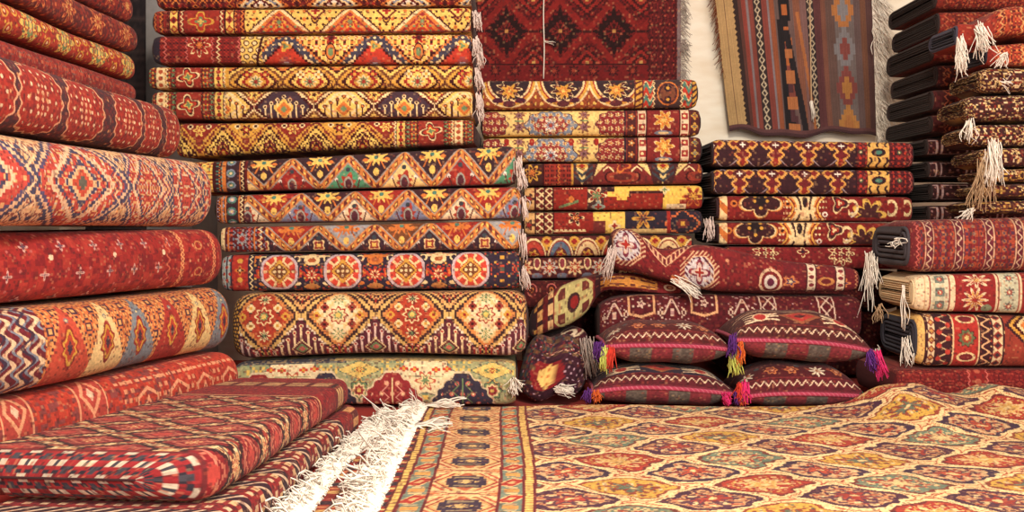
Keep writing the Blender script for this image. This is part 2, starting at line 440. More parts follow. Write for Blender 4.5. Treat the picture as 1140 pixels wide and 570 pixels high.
def pb5(K):
    K.V0 = 117; K.fill(GOLD); f = K.U > 250
    for n, cx in enumerate((249, 316, 383, 450, 517)):
        dk = n % 2
        m = f & (abs(K.U - cx) < 34)
        d = steps(K, m, cx, 120, 52, 50, [ORA, BRED, YEL] + ([(64, 44, 58)] * 5 if dk else [YEL, CRE, YEL, CRE, YEL]) + [DMAR, CRE, BRN, YEL, DMAR, GOLD, RED, YEL, BRN, GOLD], n=14)
        K.trees(m & (d < .58) & (d > .15), cx, 7, 108, 134, CRE if dk else DMAR, DMAR if dk else ORA, taper=.55)
        K.dia(cx, 122, 10, 12, [(1, YEL), (.8, ORA), (.4, GRN)], m=f)
    for cx in (283, 350, 417, 484): K.flower(cx, 106, 7, 5, [(1.3, RED), (1, YEL), (.45, DMAR)], m=f)
    K.hl(134, 2.5, (110, 50, 60), f)
    goldborder(K, 250, -1); return K
def pb6(K):
    K.V0 = 150; K.fill((150, 60, 36)); f = K.U < 438
    for n, cx in enumerate((196, 248, 300, 352, 404, 456)):
        m = f & (abs(K.U - cx) < 26)
        d = steps(K, m, cx, 168, 36, 44, [ORA, (110, 30, 30), GOLD, (110, 30, 30), YEL, DMAR, YEL, DMAR, GOLD, (120, 36, 30), GOLD, (120, 36, 30)], n=12)
        K.trees(m & (d < .75), cx, 6.5, 152, 182, DMAR, YEL, taper=.8)
        K.dia(cx, 168, 7, 9, [(1, DMAR), (.7, RED), (.4, GOLD)], m=m)
    for n, cx in enumerate((222, 274, 326, 378, 430)):
        m = f & (abs(K.U - cx) < 26) & (K.V < 152); d = np.abs(K.U - cx) / 24 + np.abs(K.V - 138) / 20
        K.c[m & (d < .85)] = GOLD if n % 2 else (140, 36, 28)
        K.flower(cx, 143, 7, 6, [(1, YEL if n % 2 == 0 else DMAR), (.6, RED), (.3, YEL)], m=f)
        for dx in (-10, 10): K.dia(cx + dx, 139, 4, 4, [(1, CRE), (.6, DMAR)], m=f)
    goldborder(K, 440, 1); return K

def lappets(K, f, tops, per, y0, y1, ups, downs, x0, motifdn=YEL, ps=.8, ros=False):
    """row of pointed fields: 'ups' rise from the lower edge, 'downs' hang between; divided by a dotted zigzag band"""
    ymid = (y0 + y1) / 2; amp = (y1 - y0) * .5
    t = np.abs(rep(K.U - tops, per)) / (per / 2)          # 0 at an apex, 1 at a valley
    yb = y0 + 3 + t * (y1 - y0 - 3)                        # the dividing line
    d = (K.V - yb)
    n = cel(K.U - tops, per).astype(int); n2 = cel(K.U - tops - per / 2, per).astype(int)
    up = d > 0
    for i, c in enumerate(ups): K.c[f & up & (n % len(ups) == i)] = c
    for i, c in enumerate(downs): K.c[f & ~up & (n2 % len(downs) == i)] = c
    xr = rep(K.U - tops, per); xd = rep(K.U - tops - per / 2, per)
    # small flowers in the hanging fields
    K.c[f & ~up & (np.hypot(xd / 10, (K.V - y0 - 5) / 6) * (1 + .35 * np.cos(8 * np.arctan2(K.V - y0 - 5, xd))) < 1)] = motifdn
    K.c[f & ~up & (np.hypot(xd / 2.6, (K.V - y0 - 4) / 2.6) < 1)] = TEAL
    K.c[f & ~up & (np.hypot(xd / 3.2, (K.V - y0 - 21) / 4.5) < 1)] = YEL
    for sx in (-1, 1):
        K.c[f & ~up & (np.hypot((xd - sx * 12) / 3, (K.V - y0 - 7) / 2) < 1)] = ORA
        K.c[f & ~up & (np.abs(np.abs(xd) - 7 - (K.V - y0 - 12) * .5) < .9) & (K.V < y0 + 18) & (K.V > y0 + 9)] = ORA
    # palmettes in the rising fields
    yy = K.V - (y1 - 5)
    if ros:
        for r_, c_ in ((6.5, (226, 190, 130)), (5, (150, 50, 44)), (2.4, YEL)): K.c[f & up & (np.hypot(xr, K.V - y1 + 9) * (1 + .2 * np.cos(4 * np.arctan2(K.V - y1 + 9, xr))) < r_)] = c_
    else:
      K.c[f & up & (np.hypot(xr / 9, yy / 15) * (1 + .2 * np.cos(7 * np.arctan2(yy, xr))) < ps)] = (170, 50, 36)
      K.c[f & up & (np.hypot(xr / 6.5, yy / 11) < ps)] = (150, 150, 140)
      K.c[f & up & (np.hypot(xr / 4.5, yy / 8) < ps)] = (84, 36, 50)
    K.c[f & up & (np.hypot(xr, K.V - y0 - 17) < 2.6)] = (50, 60, 70)
    for sx in (-1, 1):
        K.c[f & up & (np.hypot(xr - sx * 13, K.V - y1 + 11) < 2)] = WHT
        K.c[f & up & (np.abs(xr - sx * (11 + (K.V - y1 + 4) * -.3)) < .8) & (K.V > y1 - 11)] = (90, 40, 40)
    # dividing band
    sl = (y1 - y0 - 3) / (per / 2); dn = d / math.hypot(1, sl)
    K.c[f & (np.abs(dn) < 5.0)] = (150, 140, 132); K.c[f & (np.abs(dn) < 3.6)] = (206, 120, 52)
    K.c[f & (np.abs(dn) < 2.2) & (np.abs(rep(K.U, 7)) < 1.9)] = (110, 40, 40)
    K.c[f & (np.abs(dn) < .9) & (np.abs(rep(K.U, 6)) > 1.8)] = YEL
    K.c[f & (K.V > y1 + 1)] = (110, 80, 90)
def sideband(K, x0, dark, c1, c2, w=22):
    m = K.U < x0; K.put(m, dark); K.kal(m & (K.U < x0 - w), 12, 11, 31, [c1, c2, ORA], k=1.5, dens=.4, ox=x0)
    K.band(x0 - w, x0 - 6, (52, 30, 40)); m = K.band(x0 - w + 2, x0 - 7)
    K.dots(m, 60, 15, 5.2, c1, ox=x0 - w / 2 - 3, oy=8); K.dots(m, 60, 15, 3.2, c2, ox=x0 - w / 2 - 3, oy=8); K.dots(m, 60, 15, 1.6, CRE, ox=x0 - w / 2 - 3, oy=8)
    for x in (x0 - w, x0 - 5): K.vl(x, 1.4, ORA)
    K.zig(x0 - 2, 1.6, 6, 1.8, CRE); K.vl(x0, 1.2, DMAR)
def pb7(K):
    K.fill(MAR); f = K.U > 275
    lappets(K, f, 325, 62.5, 172, 211, [(150, 34, 32), (70, 140, 104), (236, 196, 120)], [(52, 30, 40)], 275)
    sideband(K, 272, (60, 26, 34), BLU, TEAL, 24)
    K.put(K.U < 240, YEL); m = K.U < 240
    K.kal(m, 22, 20, 4, [(160, 44, 34), GOLD, GRN], k=2, dens=.4, ox=222, oy=192)
    K.flowers(m, 26, 22, 7, 4, [(1, DMAR), (.8, (150, 40, 30)), (.4, YEL)], ox=222, oy=193); K.put(K.U < 204, (150, 60, 30)); K.zig(204, 3, 12, 1.8, DMAR)
    K.put((K.U > 236) & (K.U < 240), DMAR); K.put((K.U > 248) & (K.U < 251), ORA)
    return K
def pb8(K):
    K.fill(MAR); f = K.U > 272
    lappets(K, f, 335, 59.5, 213, 247, [(112, 118, 150), (228, 200, 160)], [(60, 28, 38), (158, 36, 30)], 272)
    sideband(K, 271, (70, 24, 32), TEAL, LAV, 20); K.vl(247, 2, ORA)
    return K
def pb9(K):
    K.fill(MAR); f = K.U > 296
    lappets(K, f, 355, 61.5, 247, 282, [(54, 32, 46)], [(150, 150, 156), (112, 62, 34), (156, 38, 30)], 296, motifdn=ORA, ros=True)
    m = K.U < 296; K.put(m, (88, 20, 28)); K.put(K.U < 251, CRE)
    K.kal(m & (K.U > 253), 20, 16, 8, [(170, 44, 34), DMAR, BLU], ox=268, oy=264, k=1.7, dens=.45)
    K.flower(270, 264, 8, 8, [(1, (140, 150, 160)), (.55, RED)], m=m)
    for x in (255, 284): K.vl(x, 1.6, ORA)
    K.zig(290, 2, 7, 2, CRE); K.zig(278, 1.4, 6, 1.4, PINK); K.put(K.V > 281, (96, 60, 74))
    return K
def pb10(K):
    NB = (44, 34, 54); K.fill(NB); f = K.U > 283
    K.kal(f, 70.7, 26, 6, [(190, 60, 40), GOLD, (60, 80, 70)], ox=347, oy=302, k=2.2, dens=.25)
    for cx in (347, 417.5, 488, 276):
        m = f & (abs(K.U - cx) < 20)
        K.flower(cx, 306, 11, 8, [(1, NB), (.9, BRED), (.5, CRE), (.3, RED)], m=m)
        for dx in (-13, 13): K.flower(cx + dx, 304, 6, 3, [(1, BRED), (.5, ORA)], m=m)
        c = CRE if (cx // 70) % 2 < 1 else ORA
        K.ell(cx, 289, 9, 6, [(1, c), (.5, (170, 80, 40))], m=m); K.hl(284, 4, c, m & (abs(K.U - cx) < 14)); K.ell(cx, 282, 4, 5, [(1, c)], m=m)
        for dx in (-17, 17): K.ell(cx + dx, 287, 4.6, 4.6, [(1, CRE), (.6, NB)], m=m); K.ell(cx + dx, 316, 5, 2.4, [(1, c)], m=m)
        K.ell(cx, 320, 8, 4, [(1, (190, 120, 60))], m=m)
    for cx in (311, 381.5, 452, 524):
        x = K.U - cx; y = (K.V - 302)
        d = np.maximum(np.maximum(abs(x) / 21, abs(y) / 22), (abs(x) + abs(y)) / 31.5)
        d2 = np.hypot(x / 21, y / 22) * .5 + d * .5
        a = np.arctan2(y, x)
        for q, c in ((1.06, NB), (1, (196, 172, 178)), (.86, (206, 60, 44)), (.56, CRE)): K.c[f & (d2 < q)] = c
        K.c[f & (d2 < .84) & (d2 > .5) & (np.abs(rep(a, np.pi / 5)) < .09)] = CRE
        dd = abs(qz(x, 1.5)) / 13 + abs(qz(y, 1.5)) / 14
        for q, c in ((1.05, RED), (.98, GOLD), (.72, BRN)): K.c[f & (dd < q)] = c
        K.dots(f & (dd < .6), 5.2, 5.2, 1.7, CRE, ox=cx, oy=302)
    m = K.U < 283; K.put(m, (150, 160, 160)); K.vl(252, 2, NB); K.band(258, 276, (176, 42, 34)); K.flower(267, 300, 6, 4, [(1, ORA), (.6, DMAR), (.3, CRE)])
    K.dots(K.band(259, 275), 60, 22, 3, GOLD, ox=267, oy=311); K.band(276, 283, NB); K.vl(257, 2, NB); K.dots(K.band(243, 257), 8, 8, 2, RED, stag=True)
    K.zig(279.5, 1.6, 7, 1.6, CRE)
    return K
def pb11(K):
    K.fill(CRE); f = K.U > 0; DK = (58, 34, 36)
    per = 82
    n = cel(K.U - 295, per).astype(int)
    for i in range(-2, 5):
        cx = 295 + per * i; m = abs(K.U - cx) <= per / 2; hot = i % 2 == 0
        x = np.abs(qz(K.U - cx, 2.7)); y = np.abs(qz(K.V - 352, 2.7))
        d = np.maximum((x * 1.0 + y * .85) / 46, x / 44)
        pal = [(180, 60, 36), YEL, (170, 50, 34)] if hot else [(222, 184, 118), (184, 86, 56), (232, 206, 160)]
        seq = [pal[0], pal[1], pal[2], pal[2], pal[0], pal[2], pal[0], YEL if hot else GOLD]
        k = np.floor(d * 11).astype(int)
        for j in range(30):
            c = seq[j] if j < 7 else (DK if j % 2 == 0 else (214, 168, 90) if j % 4 == 1 else (206, 124, 60))
            if j > 10: c = DK if j % 2 == 0 else (222, 160, 90)
            K.c[m & (k == j)] = c
        K.flower(cx, 352, 11, 8, [(1, CRE if hot else RED), (.8, RED if hot else CRE), (.5, GRN), (.3, YEL)], amp=.15)
        for dx, dy in ((0, -20), (0, 22)): K.flower(cx + dx, 352 + dy, 7.5, 8, [(1, CRE if hot else GRN), (.6, DK if hot else CRE), (.3, GRN)], amp=.3)
        for dx, dy in ((-15, -9), (15, -9), (-15, 11), (15, 11)): K.dia(cx + dx, 352 + dy, 6, 6.5, [(1, DK), (.85, CRE if hot else (150, 50, 40)), (.45, GOLD if hot else DMAR)])
        for dx in (-24, 24): K.dia(cx + dx, 352, 6, 6, [(1, GOLD), (.5, RED)])
    for i in range(-2, 5):
        cx = 295 + per * (i + .5); m = abs(K.U - cx) < per / 2
        x = np.abs(qz(K.U - cx, 2.7)); y = np.abs(qz(K.V - 398, 2.7)); d = x / 36 + y / 44
        K.c[m & (d < 1)] = (222, 200, 172); K.c[m & (d < .95)] = (92, 34, 48)
        K.trees(m & (d < .92), cx, 7.4, 364, 420, (226, 190, 176) if i % 2 else (232, 200, 150), (180, 50, 46), taper=1.05, w=2.0)
        K.dia(cx, 392, 12, 13, [(1, CRE), (.85, (96, 36, 44)), (.6, GRN), (.3, PINK)])
        m2 = m & (K.V < 345); d = x / 22 + np.abs(qz(K.V - 318, 2.7)) / 22
        K.trees(m2 & (d < .9), cx, 6, 330, 346, RED, CRE, taper=-1.0, w=1.6)
    lo = (K.V > 366); 
    for i in range(-2, 5):
        cx = 295 + per * i; K.trees(lo & (abs(K.U - cx) < 15), cx, 6.5, 388, 412, (170, 40, 44), (226, 190, 150), taper=.3, w=1.8)
    K.put(K.U < 266, np.array(DK)); K.dots(K.U < 266, 5, 5, 1.6, GOLD, stag=True)
    K.put(K.V > 404, (110, 70, 80))
    return K
def pb12(K):
    G = (158, 160, 112); K.fill(G); NV = (52, 46, 66); WN = (150, 40, 46)
    K.kal(K.V < 1e9, 74, 30, 12, [(190, 180, 130), (120, 140, 110), YEL], ox=400, oy=414, k=3, dens=.35)
    for cx in (326, 400, 474, 548, 622):
        c = (cx - 326) // 74 % 2
        m = abs(K.U - cx) < 37
        if c == 0:
            K.flower(cx, 420, 40, 6, [(1, (70, 74, 90)), (.96, (226, 206, 160))], m=m, amp=.12, sy=.62); K.flower(cx, 425, 12, 6, [(1, (190, 80, 60)), (.75, CRE), (.4, GRN)], m=m)
            for dx in (-24, -12, 12, 24): K.dia(cx + dx, 414 - abs(dx) * .1, 6, 4, [(1, (206, 60, 44)), (.5, GOLD)], m=m)
            K.hl(420, 1.4, GRN, m & (abs(K.U - cx) < 20))
        else:
            K.dia(cx, 413, 26, 11, [(1, (90, 110, 90)), (.9, (222, 190, 100)), (.4, GRN)], m=m, k=1.2); K.flower(cx, 413, 6, 8, [(1, YEL), (.6, RED), (.3, YEL)], m=m)
            K.flower(cx, 436, 12, 8, [(1, NV), (.9, GRN), (.7, CRE), (.5, WN), (.2, YEL)], m=m, amp=.1)
            K.zig(cx, 14, 22, 1.5, (150, 110, 70)); 
    for cx, c in ((437, WN), (515, NV), (363, NV), (289, WN)):
        x = K.U - cx; y = (K.V - 458)
        d = (np.hypot(x / 37, y / 44) * .55 + (abs(x) / 41 + abs(y) / 47) * .45) / (1 - .035 + .035 * np.cos(18 * np.arctan2(y, x)))
        K.c[d < 1.06] = (214, 190, 150); K.c[d < 1] = c
        K.dots(d < .85, 12, 12, 2.6, PINK if c == NV else (226, 150, 120), ox=cx, stag=True, oy=440); K.dots(d < .85, 12, 12, 1.2, CRE, ox=cx, stag=True, oy=440)
        K.zig(cx, .6, 16, 1.3, CRE) if False else None
        K.c[(d < .85) & (np.abs(np.abs(x) - np.abs(rep(y, 14)) - 4) < .8)] = (GRN if c == NV else (230, 150, 130))
        K.c[(d < .85) & (abs(x) < .9)] = GRN if c == NV else CRE
    K.put((K.V < 405) & (K.U < 385), (70, 70, 82)); K.noise((K.V < 405) & (K.U < 385), 3, 8, (120, 120, 110), .3)
    K.put((K.V < 402), (190, 160, 96)); K.put((K.V < 403) & (K.U < 372), (58, 56, 72)); K.noise((K.V < 404), 3, 9, (140, 120, 90), .25)
    return K

TALL = 'folded carpets in the tall pile by the back wall'
def back_pile():
    Y1, Y2 = 3.16, 3.06
    n = 'folded_carpet'
    face(n, 'maroon carpet with cream dotted medallion, topmost of the tall pile', TALL, [(174, -24, 9), (524, -26, 6)], pb1, Y1, seed=11)
    face(n, 'carpet with yellow field and orange-red half medallions, second in the tall pile', TALL, [(171, 11, 37), (524, 7, 36)], pb2, Y1, seed=12)
    face(n, 'dark-ended carpet with yellow lozenges edged navy, third in the tall pile', TALL, [(170, 39, 71), (525, 37, 71)], pb3, Y1, seed=13)
    face(n, 'gold carpet with fine stepped lozenges, directly under the yellow and navy one', TALL, [(166, 74, 99), (526, 72, 98)], pb4, Y1, seed=14)
    face(n, 'gold carpet with dark blue tree lozenges, fifth from top of the tall pile', TALL, [(169, 101, 133), (526, 100, 131)], pb5, Y1, seed=15)
    face(n, 'brown-gold stepped carpet with a banded border at its end, above the pointed-arch carpets', TALL, [(196, 136, 176), (527, 133, 160)], pb6, Y1, seed=16)
    face(n, 'carpet with pointed arches in red, green and cream, fringed end in the tall pile', TALL, [(196, 180, 216), (300, 176, 213), (450, 168, 209), (574, 161, 205)], pb7, Y2, seed=17, depth=.27)
    face(n, 'carpet with blue-grey and cream pointed arches on red, below the green-arched one', TALL, [(240, 217, 250), (400, 212, 247), (580, 207, 244)], pb8, Y2, seed=18, depth=.27)
    face(n, 'carpet with dark pointed arches under pale blue and red, above the round medallions', TALL, [(246, 252, 282), (420, 249, 280), (580, 245, 278)], pb9, Y2, seed=19, depth=.27)
    face(n, 'navy carpet with a row of round red medallions rimmed in lavender', TALL, [(246, 284, 325), (420, 281, 324), (580, 279, 322)], pb10, Y2, seed=20, depth=.27)
    o = face(n, 'thick gold and cream carpet roll with stepped hexagons under the round medallions', TALL, [(258, 327, 402), (420, 326, 396), (586, 324, 399)], pb11, 3.0, seed=21, rx=.75, depth=.3, er=.35)
    rs = np.random.RandomState(21)
    def end_tufts(o, spots, Yt, seed):
        roots = []
        for (px, py, ln, k) in spots: roots += tuft(P3(px, py, Yt), (.10, -.25, -1), ln, k, .10, .0, rs, .005)
        strands('fringe', roots, YARN_P, o, seed, r=.0021, seg=5, curl=.008)
    fr = [x for x in C.objects if x.name.startswith(n)]
    end_tufts(fr[1], [(529, 14, .03, 26), (533, 18, .04, 26), (530, 22, .03, 20)], 3.14, 1); end_tufts(fr[2], [(529, 44, .05, 26), (534, 56, .05, 26)], 3.14, 2)
    end_tufts(fr[3], [(531, 78, .045, 26), (533, 86, .04, 20)], 3.14, 3); end_tufts(fr[4], [(532, 106, .06, 26), (534, 118, .05, 20)], 3.14, 4)
    end_tufts(fr[6], [(577, 178, .05, 22), (580, 190, .06, 26)], 3.06, 5); end_tufts(fr[7], [(582, 222, .055, 24)], 3.06, 6); end_tufts(fr[8], [(582, 262, .07, 26)], 3.06, 7); end_tufts(fr[9], [(582, 300, .06, 22)], 3.05, 8)
    face(n, 'pale green garden carpet with wine and navy lobes at the bottom of the tall pile', TALL, [(262, 403, 452), (420, 399, 452), (574, 401, 452)], pb12, 3.02, seed=22, rx=.5, depth=.3, top=.03)
# ------------------------------------------------------------------ patterns of the middle pile
def pc1(K):
    NB = (46, 30, 38); K.fill(NB); f = K.U < 706
    for cx in (507, 567, 627, 686, 746):
        m = f & (abs(K.U - cx) < 30); x = K.U - cx; y = K.V - 88
        e = np.hypot(x / 31, y / 33)
        for q0, q1, c in ((.72, .79, CRE), (.79, .84, RED), (.84, .93, GOLD), (.93, 1.0, CRE)): K.c[m & (e >= q0) & (e < q1)] = c
        K.c[m & (e > 1.0)] = (150, 66, 36)
        K.dots(m & (e > 1.03), 9, 8, 2.0, YEL, ox=cx + 30, oy=108)
        K.flower(cx, 99, 15, 9, [(1, CRE), (.88, (80, 30, 34))], m=m, sy=.9); K.flower(cx, 101, 9, 7, [(1, GOLD), (.55, ORA), (.3, YEL)], m=m, sy=1.1)
        for dx in (-13, 13): K.ell(cx + dx, 112, 6, 3, [(1, PUR)], m=m)
        K.ell(cx, 116, 7, 4, [(1, (96, 40, 50))], m=m); K.ell(cx, 90, 6, 5, [(1, NB)], m=m)
    m = ~f; K.put(m, (88, 30, 34))
    mm = K.band(708, 715, GOLD); K.c[mm & (np.abs(rep(K.V + K.U * .6, 7)) < 1.5)] = (90, 30, 30)
    for x0 in (717, 760):
        mm = K.band(x0, x0 + 10, TEAL); K.c[mm & (np.abs(rep(K.V + np.sin((K.U - x0) * .7) * 4, 15)) < 3.4)] = BRED; K.c[mm & (np.abs(rep(K.V + np.sin((K.U - x0) * .7) * 4 - 4.5, 15)) < .9)] = CRE
    K.band(729, 758, (60, 42, 44)); K.ell(743.5, 105, 12, 14, [(1, ORA), (.88, (66, 30, 40)), (.7, (120, 64, 44))]); K.dots(K.band(738, 749), 90, 13, 4.2, (44, 24, 36), ox=743.5, oy=99)
    K.dots(K.band(738, 749), 90, 13, 1.8, GOLD, ox=743.5, oy=99); K.zig(728, 1.2, 6, 1.3, CRE); K.zig(759, 1.2, 6, 1.3, CRE)
    mm = K.band(771, 785, GOLD); K.c[mm & (np.abs(rep(K.V + K.U * .6, 7)) < 1.5)] = NAVY
    return K
def cream_pair(K, y0, flip):
    K.fill((234, 194, 112)); f = K.U < 695; MM = (140, 40, 42)
    K.V0 = y0
    yc = y0 + (18 if not flip else 22)
    for cx, c, rr in ((543, MM, 24), (613, BLU, 31), (688, MM, 26)):
        x = K.U - cx; y = K.V - (yc if cx == 613 or flip else y0 + 17)
        d = np.hypot(x / rr, y / (19 if not flip else 24)) / (.94 + .06 * np.cos(12 * np.arctan2(y, x)))
        m = f & (d < 1); K.c[m] = (80, 50, 60); m = f & (d < .95); K.c[m] = c
        K.flowers(m, 8, 8, 3.2, 5, [(1, CRE), (.6, RED), (.3, YEL)], ox=cx, stag=True)
        m2 = f & (d < .6) & (c == BLU if isinstance(c, str) else True)
        if c == BLU: K.c[f & (d < .62)] = (150, 54, 52); K.flowers(f & (d < .6), 7, 7, 3, 5, [(1, CRE), (.6, (96, 110, 130)), (.3, YEL)], ox=cx, stag=True); K.flower(cx, yc, 8, 8, [(1, WHT), (.7, BLU), (.4, RED)], m=f)
    for cx in (578, 650):
        for dy, r in ((6, 7), (20, 8)): K.flower(cx, y0 + dy, r, 7, [(1, (134, 84, 60)), (.55, (150, 100, 110)), (.3, (90, 50, 50))], m=f)
        K.hl(y0 + 13, 1.5, GRN, f & (abs(K.U - cx) < 5))
        if flip:
            for dx in (-14, 14): K.ell(cx + dx, y0 + 6, 3, 5, [(1, RED)], m=f)
    m = ~f; K.put(m, (130, 34, 34)); K.vl(696, 2, NAVY)
    mm = K.band(698, 708, (74, 30, 34)); K.flowers(mm, 40, 13, 4, 5, [(1, ORA), (.5, GRN), (.3, CRE)], ox=703, oy=y0 + 8)
    for x0 in (710, 757):
        mm = K.band(x0, x0 + 10, (226, 196, 160)); K.dots(mm, 60, 12, 3.6, (160, 44, 44), ox=x0 + 5, oy=y0 + 8, sq=True); K.dots(mm, 60, 12, 1.6, CRE, ox=x0 + 5, oy=y0 + 8)
        K.vl(x0, 1.3, DMAR); K.vl(x0 + 10, 1.3, DMAR)
    K.flower(739, y0 + 12, 12, 7, [(1, CRE), (.9, GOLD), (.6, ORA), (.35, YEL)], m=m & (K.U < 756) & (K.U > 722)); K.ell(739, y0 + 27, 10, 3, [(1, BLU), (.6, CRE)], m=m)
    mm = K.band(768, 795, (78, 30, 34)); K.flowers(mm, 40, 12, 4.5, 4, [(1, GOLD), (.6, TEAL), (.3, RED)], ox=773.5, oy=y0 + 8)
    return K
def pc2(K): return cream_pair(K, 122, False)
def pc3(K): return cream_pair(K, 152, True)
def pc4(K):
    K.fill((150, 40, 30)); f = K.U > 638
    K.put(K.U < 605, (60, 28, 30)); K.flower(592, 192, 11, 7, [(1, GOLD), (.7, (60, 28, 30)), (.4, ORA)], m=K.U < 604)
    m = (K.U > 605) & ~f; K.kal(m, 6, 5, 2, [(186, 66, 40), DMAR], k=1.3, dens=.55); K.vl(605, 2, DMAR); K.zig(622, 1, 5, 1.4, ORA); K.vl(637, 2, GOLD)
    K.put(f, (120, 34, 34))
    for cx in (648, 738, 828):
        x = np.abs(K.U - cx); y = K.V - 206
        d = x / 30 - (-y) / 30
        K.c[f & (x < 27) & (x + (K.V - 180) < 30)] = (226, 196, 120); 
        K.c[f & (np.abs(x - 12 - (K.V - 184) * -.3) < 5) & (x < 26)] = (70, 30, 34)
        for s in range(3): K.c[f & (np.abs(x * .8 + (K.V - 188 - s * 7)) < 1.8) & (x < 12)] = (54, 60, 70)
        K.dia(cx, 184, 7, 6, [(1, GOLD), (.6, RED)], m=f)
    for cx in (693, 783):
        x = K.U - cx
        K.ell(cx, 197, 20, 7, [(1, DMAR), (.88, (150, 50, 36)), (.5, (90, 30, 30))], m=f, p=3); K.flower(cx, 184, 10, 3, [(1, ORA), (.7, (130, 34, 34)), (.3, DMAR)], m=f)
        for dx in (-16, 16): K.c[f & (np.abs(K.V - 185 - np.abs(x - dx) * .9) < 1.1) & (np.abs(x - dx) < 6)] = CRE
    return K
def lattice_end(K, y0):
    m = K.U < 616; K.put(m, (96, 28, 30)); K.put(K.U < 596, (214, 160, 96)); K.flower(589, y0 + 14, 7, 5, [(1, (70, 40, 36)), (.5, RED)], m=m)
    mm = K.band(597, 615, (110, 30, 30)); K.c[mm & ((np.abs(rep(K.U + K.V - y0, 9)) < 1.1) | (np.abs(rep(K.U - K.V + y0, 9)) < 1.1))] = CRE
    for x in (596, 606, 616): K.vl(x, 1.6, DMAR)
def blocks(K, f, x0, seed, pal, k=6, dens=.5):
    """big angular hooked patches"""
    i = np.floor((K.U - x0) / k); j = np.floor(K.V / (k * .8)); h = h2(i, j, seed); h3 = h2(np.floor(i / 2), np.floor(j / 2), seed + 3)
    for n, c in enumerate(pal): K.c[f & (h3 * .7 + h * .3 >= n / len(pal)) & (h3 * .7 + h * .3 < (n + 1) / len(pal))] = c
def pc5(K):
    K.fill((150, 34, 26)); lattice_end(K, 207)
    K.c[(np.abs(K.V - 228 + (K.U - 632) * .35) < 1.6) & (K.U > 622) & (K.U < 644)] = GRN; K.ell(636, 222, 3, 4, [(1, ORA)])
    f = K.U > 654; K.put(f & (K.U < 672), (70, 40, 40)); K.flower(664, 218, 12, 5, [(1, CRE), (.75, (150, 34, 26)), (.45, GRN)], m=f, amp=.35); K.flower(666, 231, 8, 4, [(1, (140, 150, 140)), (.5, RED)], m=f)
    m = f & (K.U > 676) & (K.V < 219 + np.floor((K.U - 676) / 14) * 0 + 4 * (np.floor((K.U - 676) / 11) % 2)); K.put(m, (236, 190, 74))
    m = f & (K.U > 735) & (K.U < 757); K.put(m, (236, 190, 74))
    m = f & (K.U > 700) & (K.U < 740) & (K.V > 213) & (K.V < 221); K.put(m, (60, 24, 26)); K.put(f & (K.U > 702) & (K.U < 738) & (K.V > 216), (150, 34, 26))
    K.put(f & (K.U > 672) & (K.U < 684) & (K.V < 214), (50, 22, 30))
    K.flower(772, 220, 13, 6, [(1, ORA), (.8, (140, 40, 34)), (.4, GOLD)], m=f, amp=.35); K.put(f & (K.V > 228) & (K.U > 742) & (K.U < 764), (226, 196, 150)); K.flower(740, 212, 6, 4, [(1, CRE), (.5, GRN)], m=f)
    K.hl(209, 2, (96, 30, 30), (K.U > 616) & (K.U < 655)); K.dots((K.U > 625) & (K.U < 650) & (K.V < 212), 3, 40, .9, CRE, oy=209)
    return K
def pc6(K):
    K.fill((146, 32, 26)); lattice_end(K, 236)
    K.flower(641, 242, 10, 5, [(1, CRE), (.8, (60, 30, 30)), (.4, ORA)], amp=.4); K.hl(258, 1.2, CRE, (K.U > 616) & (K.U < 652)); K.dots((K.U > 616) & (K.U < 652), 5, 60, 1.7, CRE, oy=257)
    f = K.U > 660; K.put(f & (K.U < 696), (236, 192, 78)); K.put(f & (K.U < 674) & (K.V > 246), (110, 36, 34)); K.flower(684, 252, 7, 4, [(1, CRE), (.5, RED)], m=f)
    m = K.U > 696; K.put(m, (40, 32, 50)); K.flower(716, 244, 13, 6, [(1, GOLD), (.7, (160, 90, 40)), (.4, (60, 40, 50))], m=m, amp=.35); K.put(m & (K.V > 256) & (K.U < 742), (220, 180, 110))
    K.dia(760, 250, 22, 18, [(1, (210, 100, 50)), (.86, (36, 30, 46)), (.4, (110, 40, 40)), (.2, GOLD)], m=m, k=2.5); K.put(m & (K.U > 742) & (K.U < 746), RED)
    return K
def pc7(K):
    K.fill((90, 30, 34))
    for n, cx in enumerate((564, 594, 624, 654, 684, 714, 744, 774)):
        m = abs(K.U - cx) < 15; c = ((226, 186, 130), (190, 56, 44), (86, 104, 130))[n % 3]
        K.ell(cx, 288, 14.5, 24, [(1, CRE), (.9, (150, 50, 40)), (.82, c), (.55, (104, 34, 36))], m=m); K.flower(cx, 283, 6, 5, [(1, GOLD), (.55, RED)], m=m)
        K.dia(cx + 15, 268, 7, 10, [(1, GOLD), (.5, RED)], m=abs(K.U - cx - 15) < 8)
    return K
def pc8(K):
    K.fill((84, 28, 34))
    for n, cx in enumerate((584, 612, 640, 668, 696)):
        m = abs(K.U - cx) < 14
        K.flower(cx, 297, 11, 8, [(1, (196, 120, 90)), (.86, (190, 190, 180) if n % 2 else CRE), (.6, BRED), (.3, CRE)], m=m)
        K.ell(cx + 14, 292, 4, 8, [(1, CRE), (.7, (140, 50, 60))], m=abs(K.U - cx - 14) < 5); K.ell(cx + 14, 307, 6, 4, [(1, (110, 110, 130))])
    return K
def pc9(K):
    K.fill((72, 18, 22)); 
    for cx in (592, 614, 636): K.ell(cx, 322, 6, 8, [(1, PINK), (.8, (72, 18, 22)), (.4, ORA), (.25, (72, 18, 22))])
    K.noise(K.U > 0, 2.5, 4, (96, 26, 28), .3); return K
def pdark(K):
    K.fill((70, 16, 22)); K.kal(K.U > 0, 26, 24, 3, [(92, 24, 28), (54, 14, 22)], k=2, dens=.6); K.dots(K.U > 0, 30, 22, 1.3, (150, 90, 90), stag=True); return K

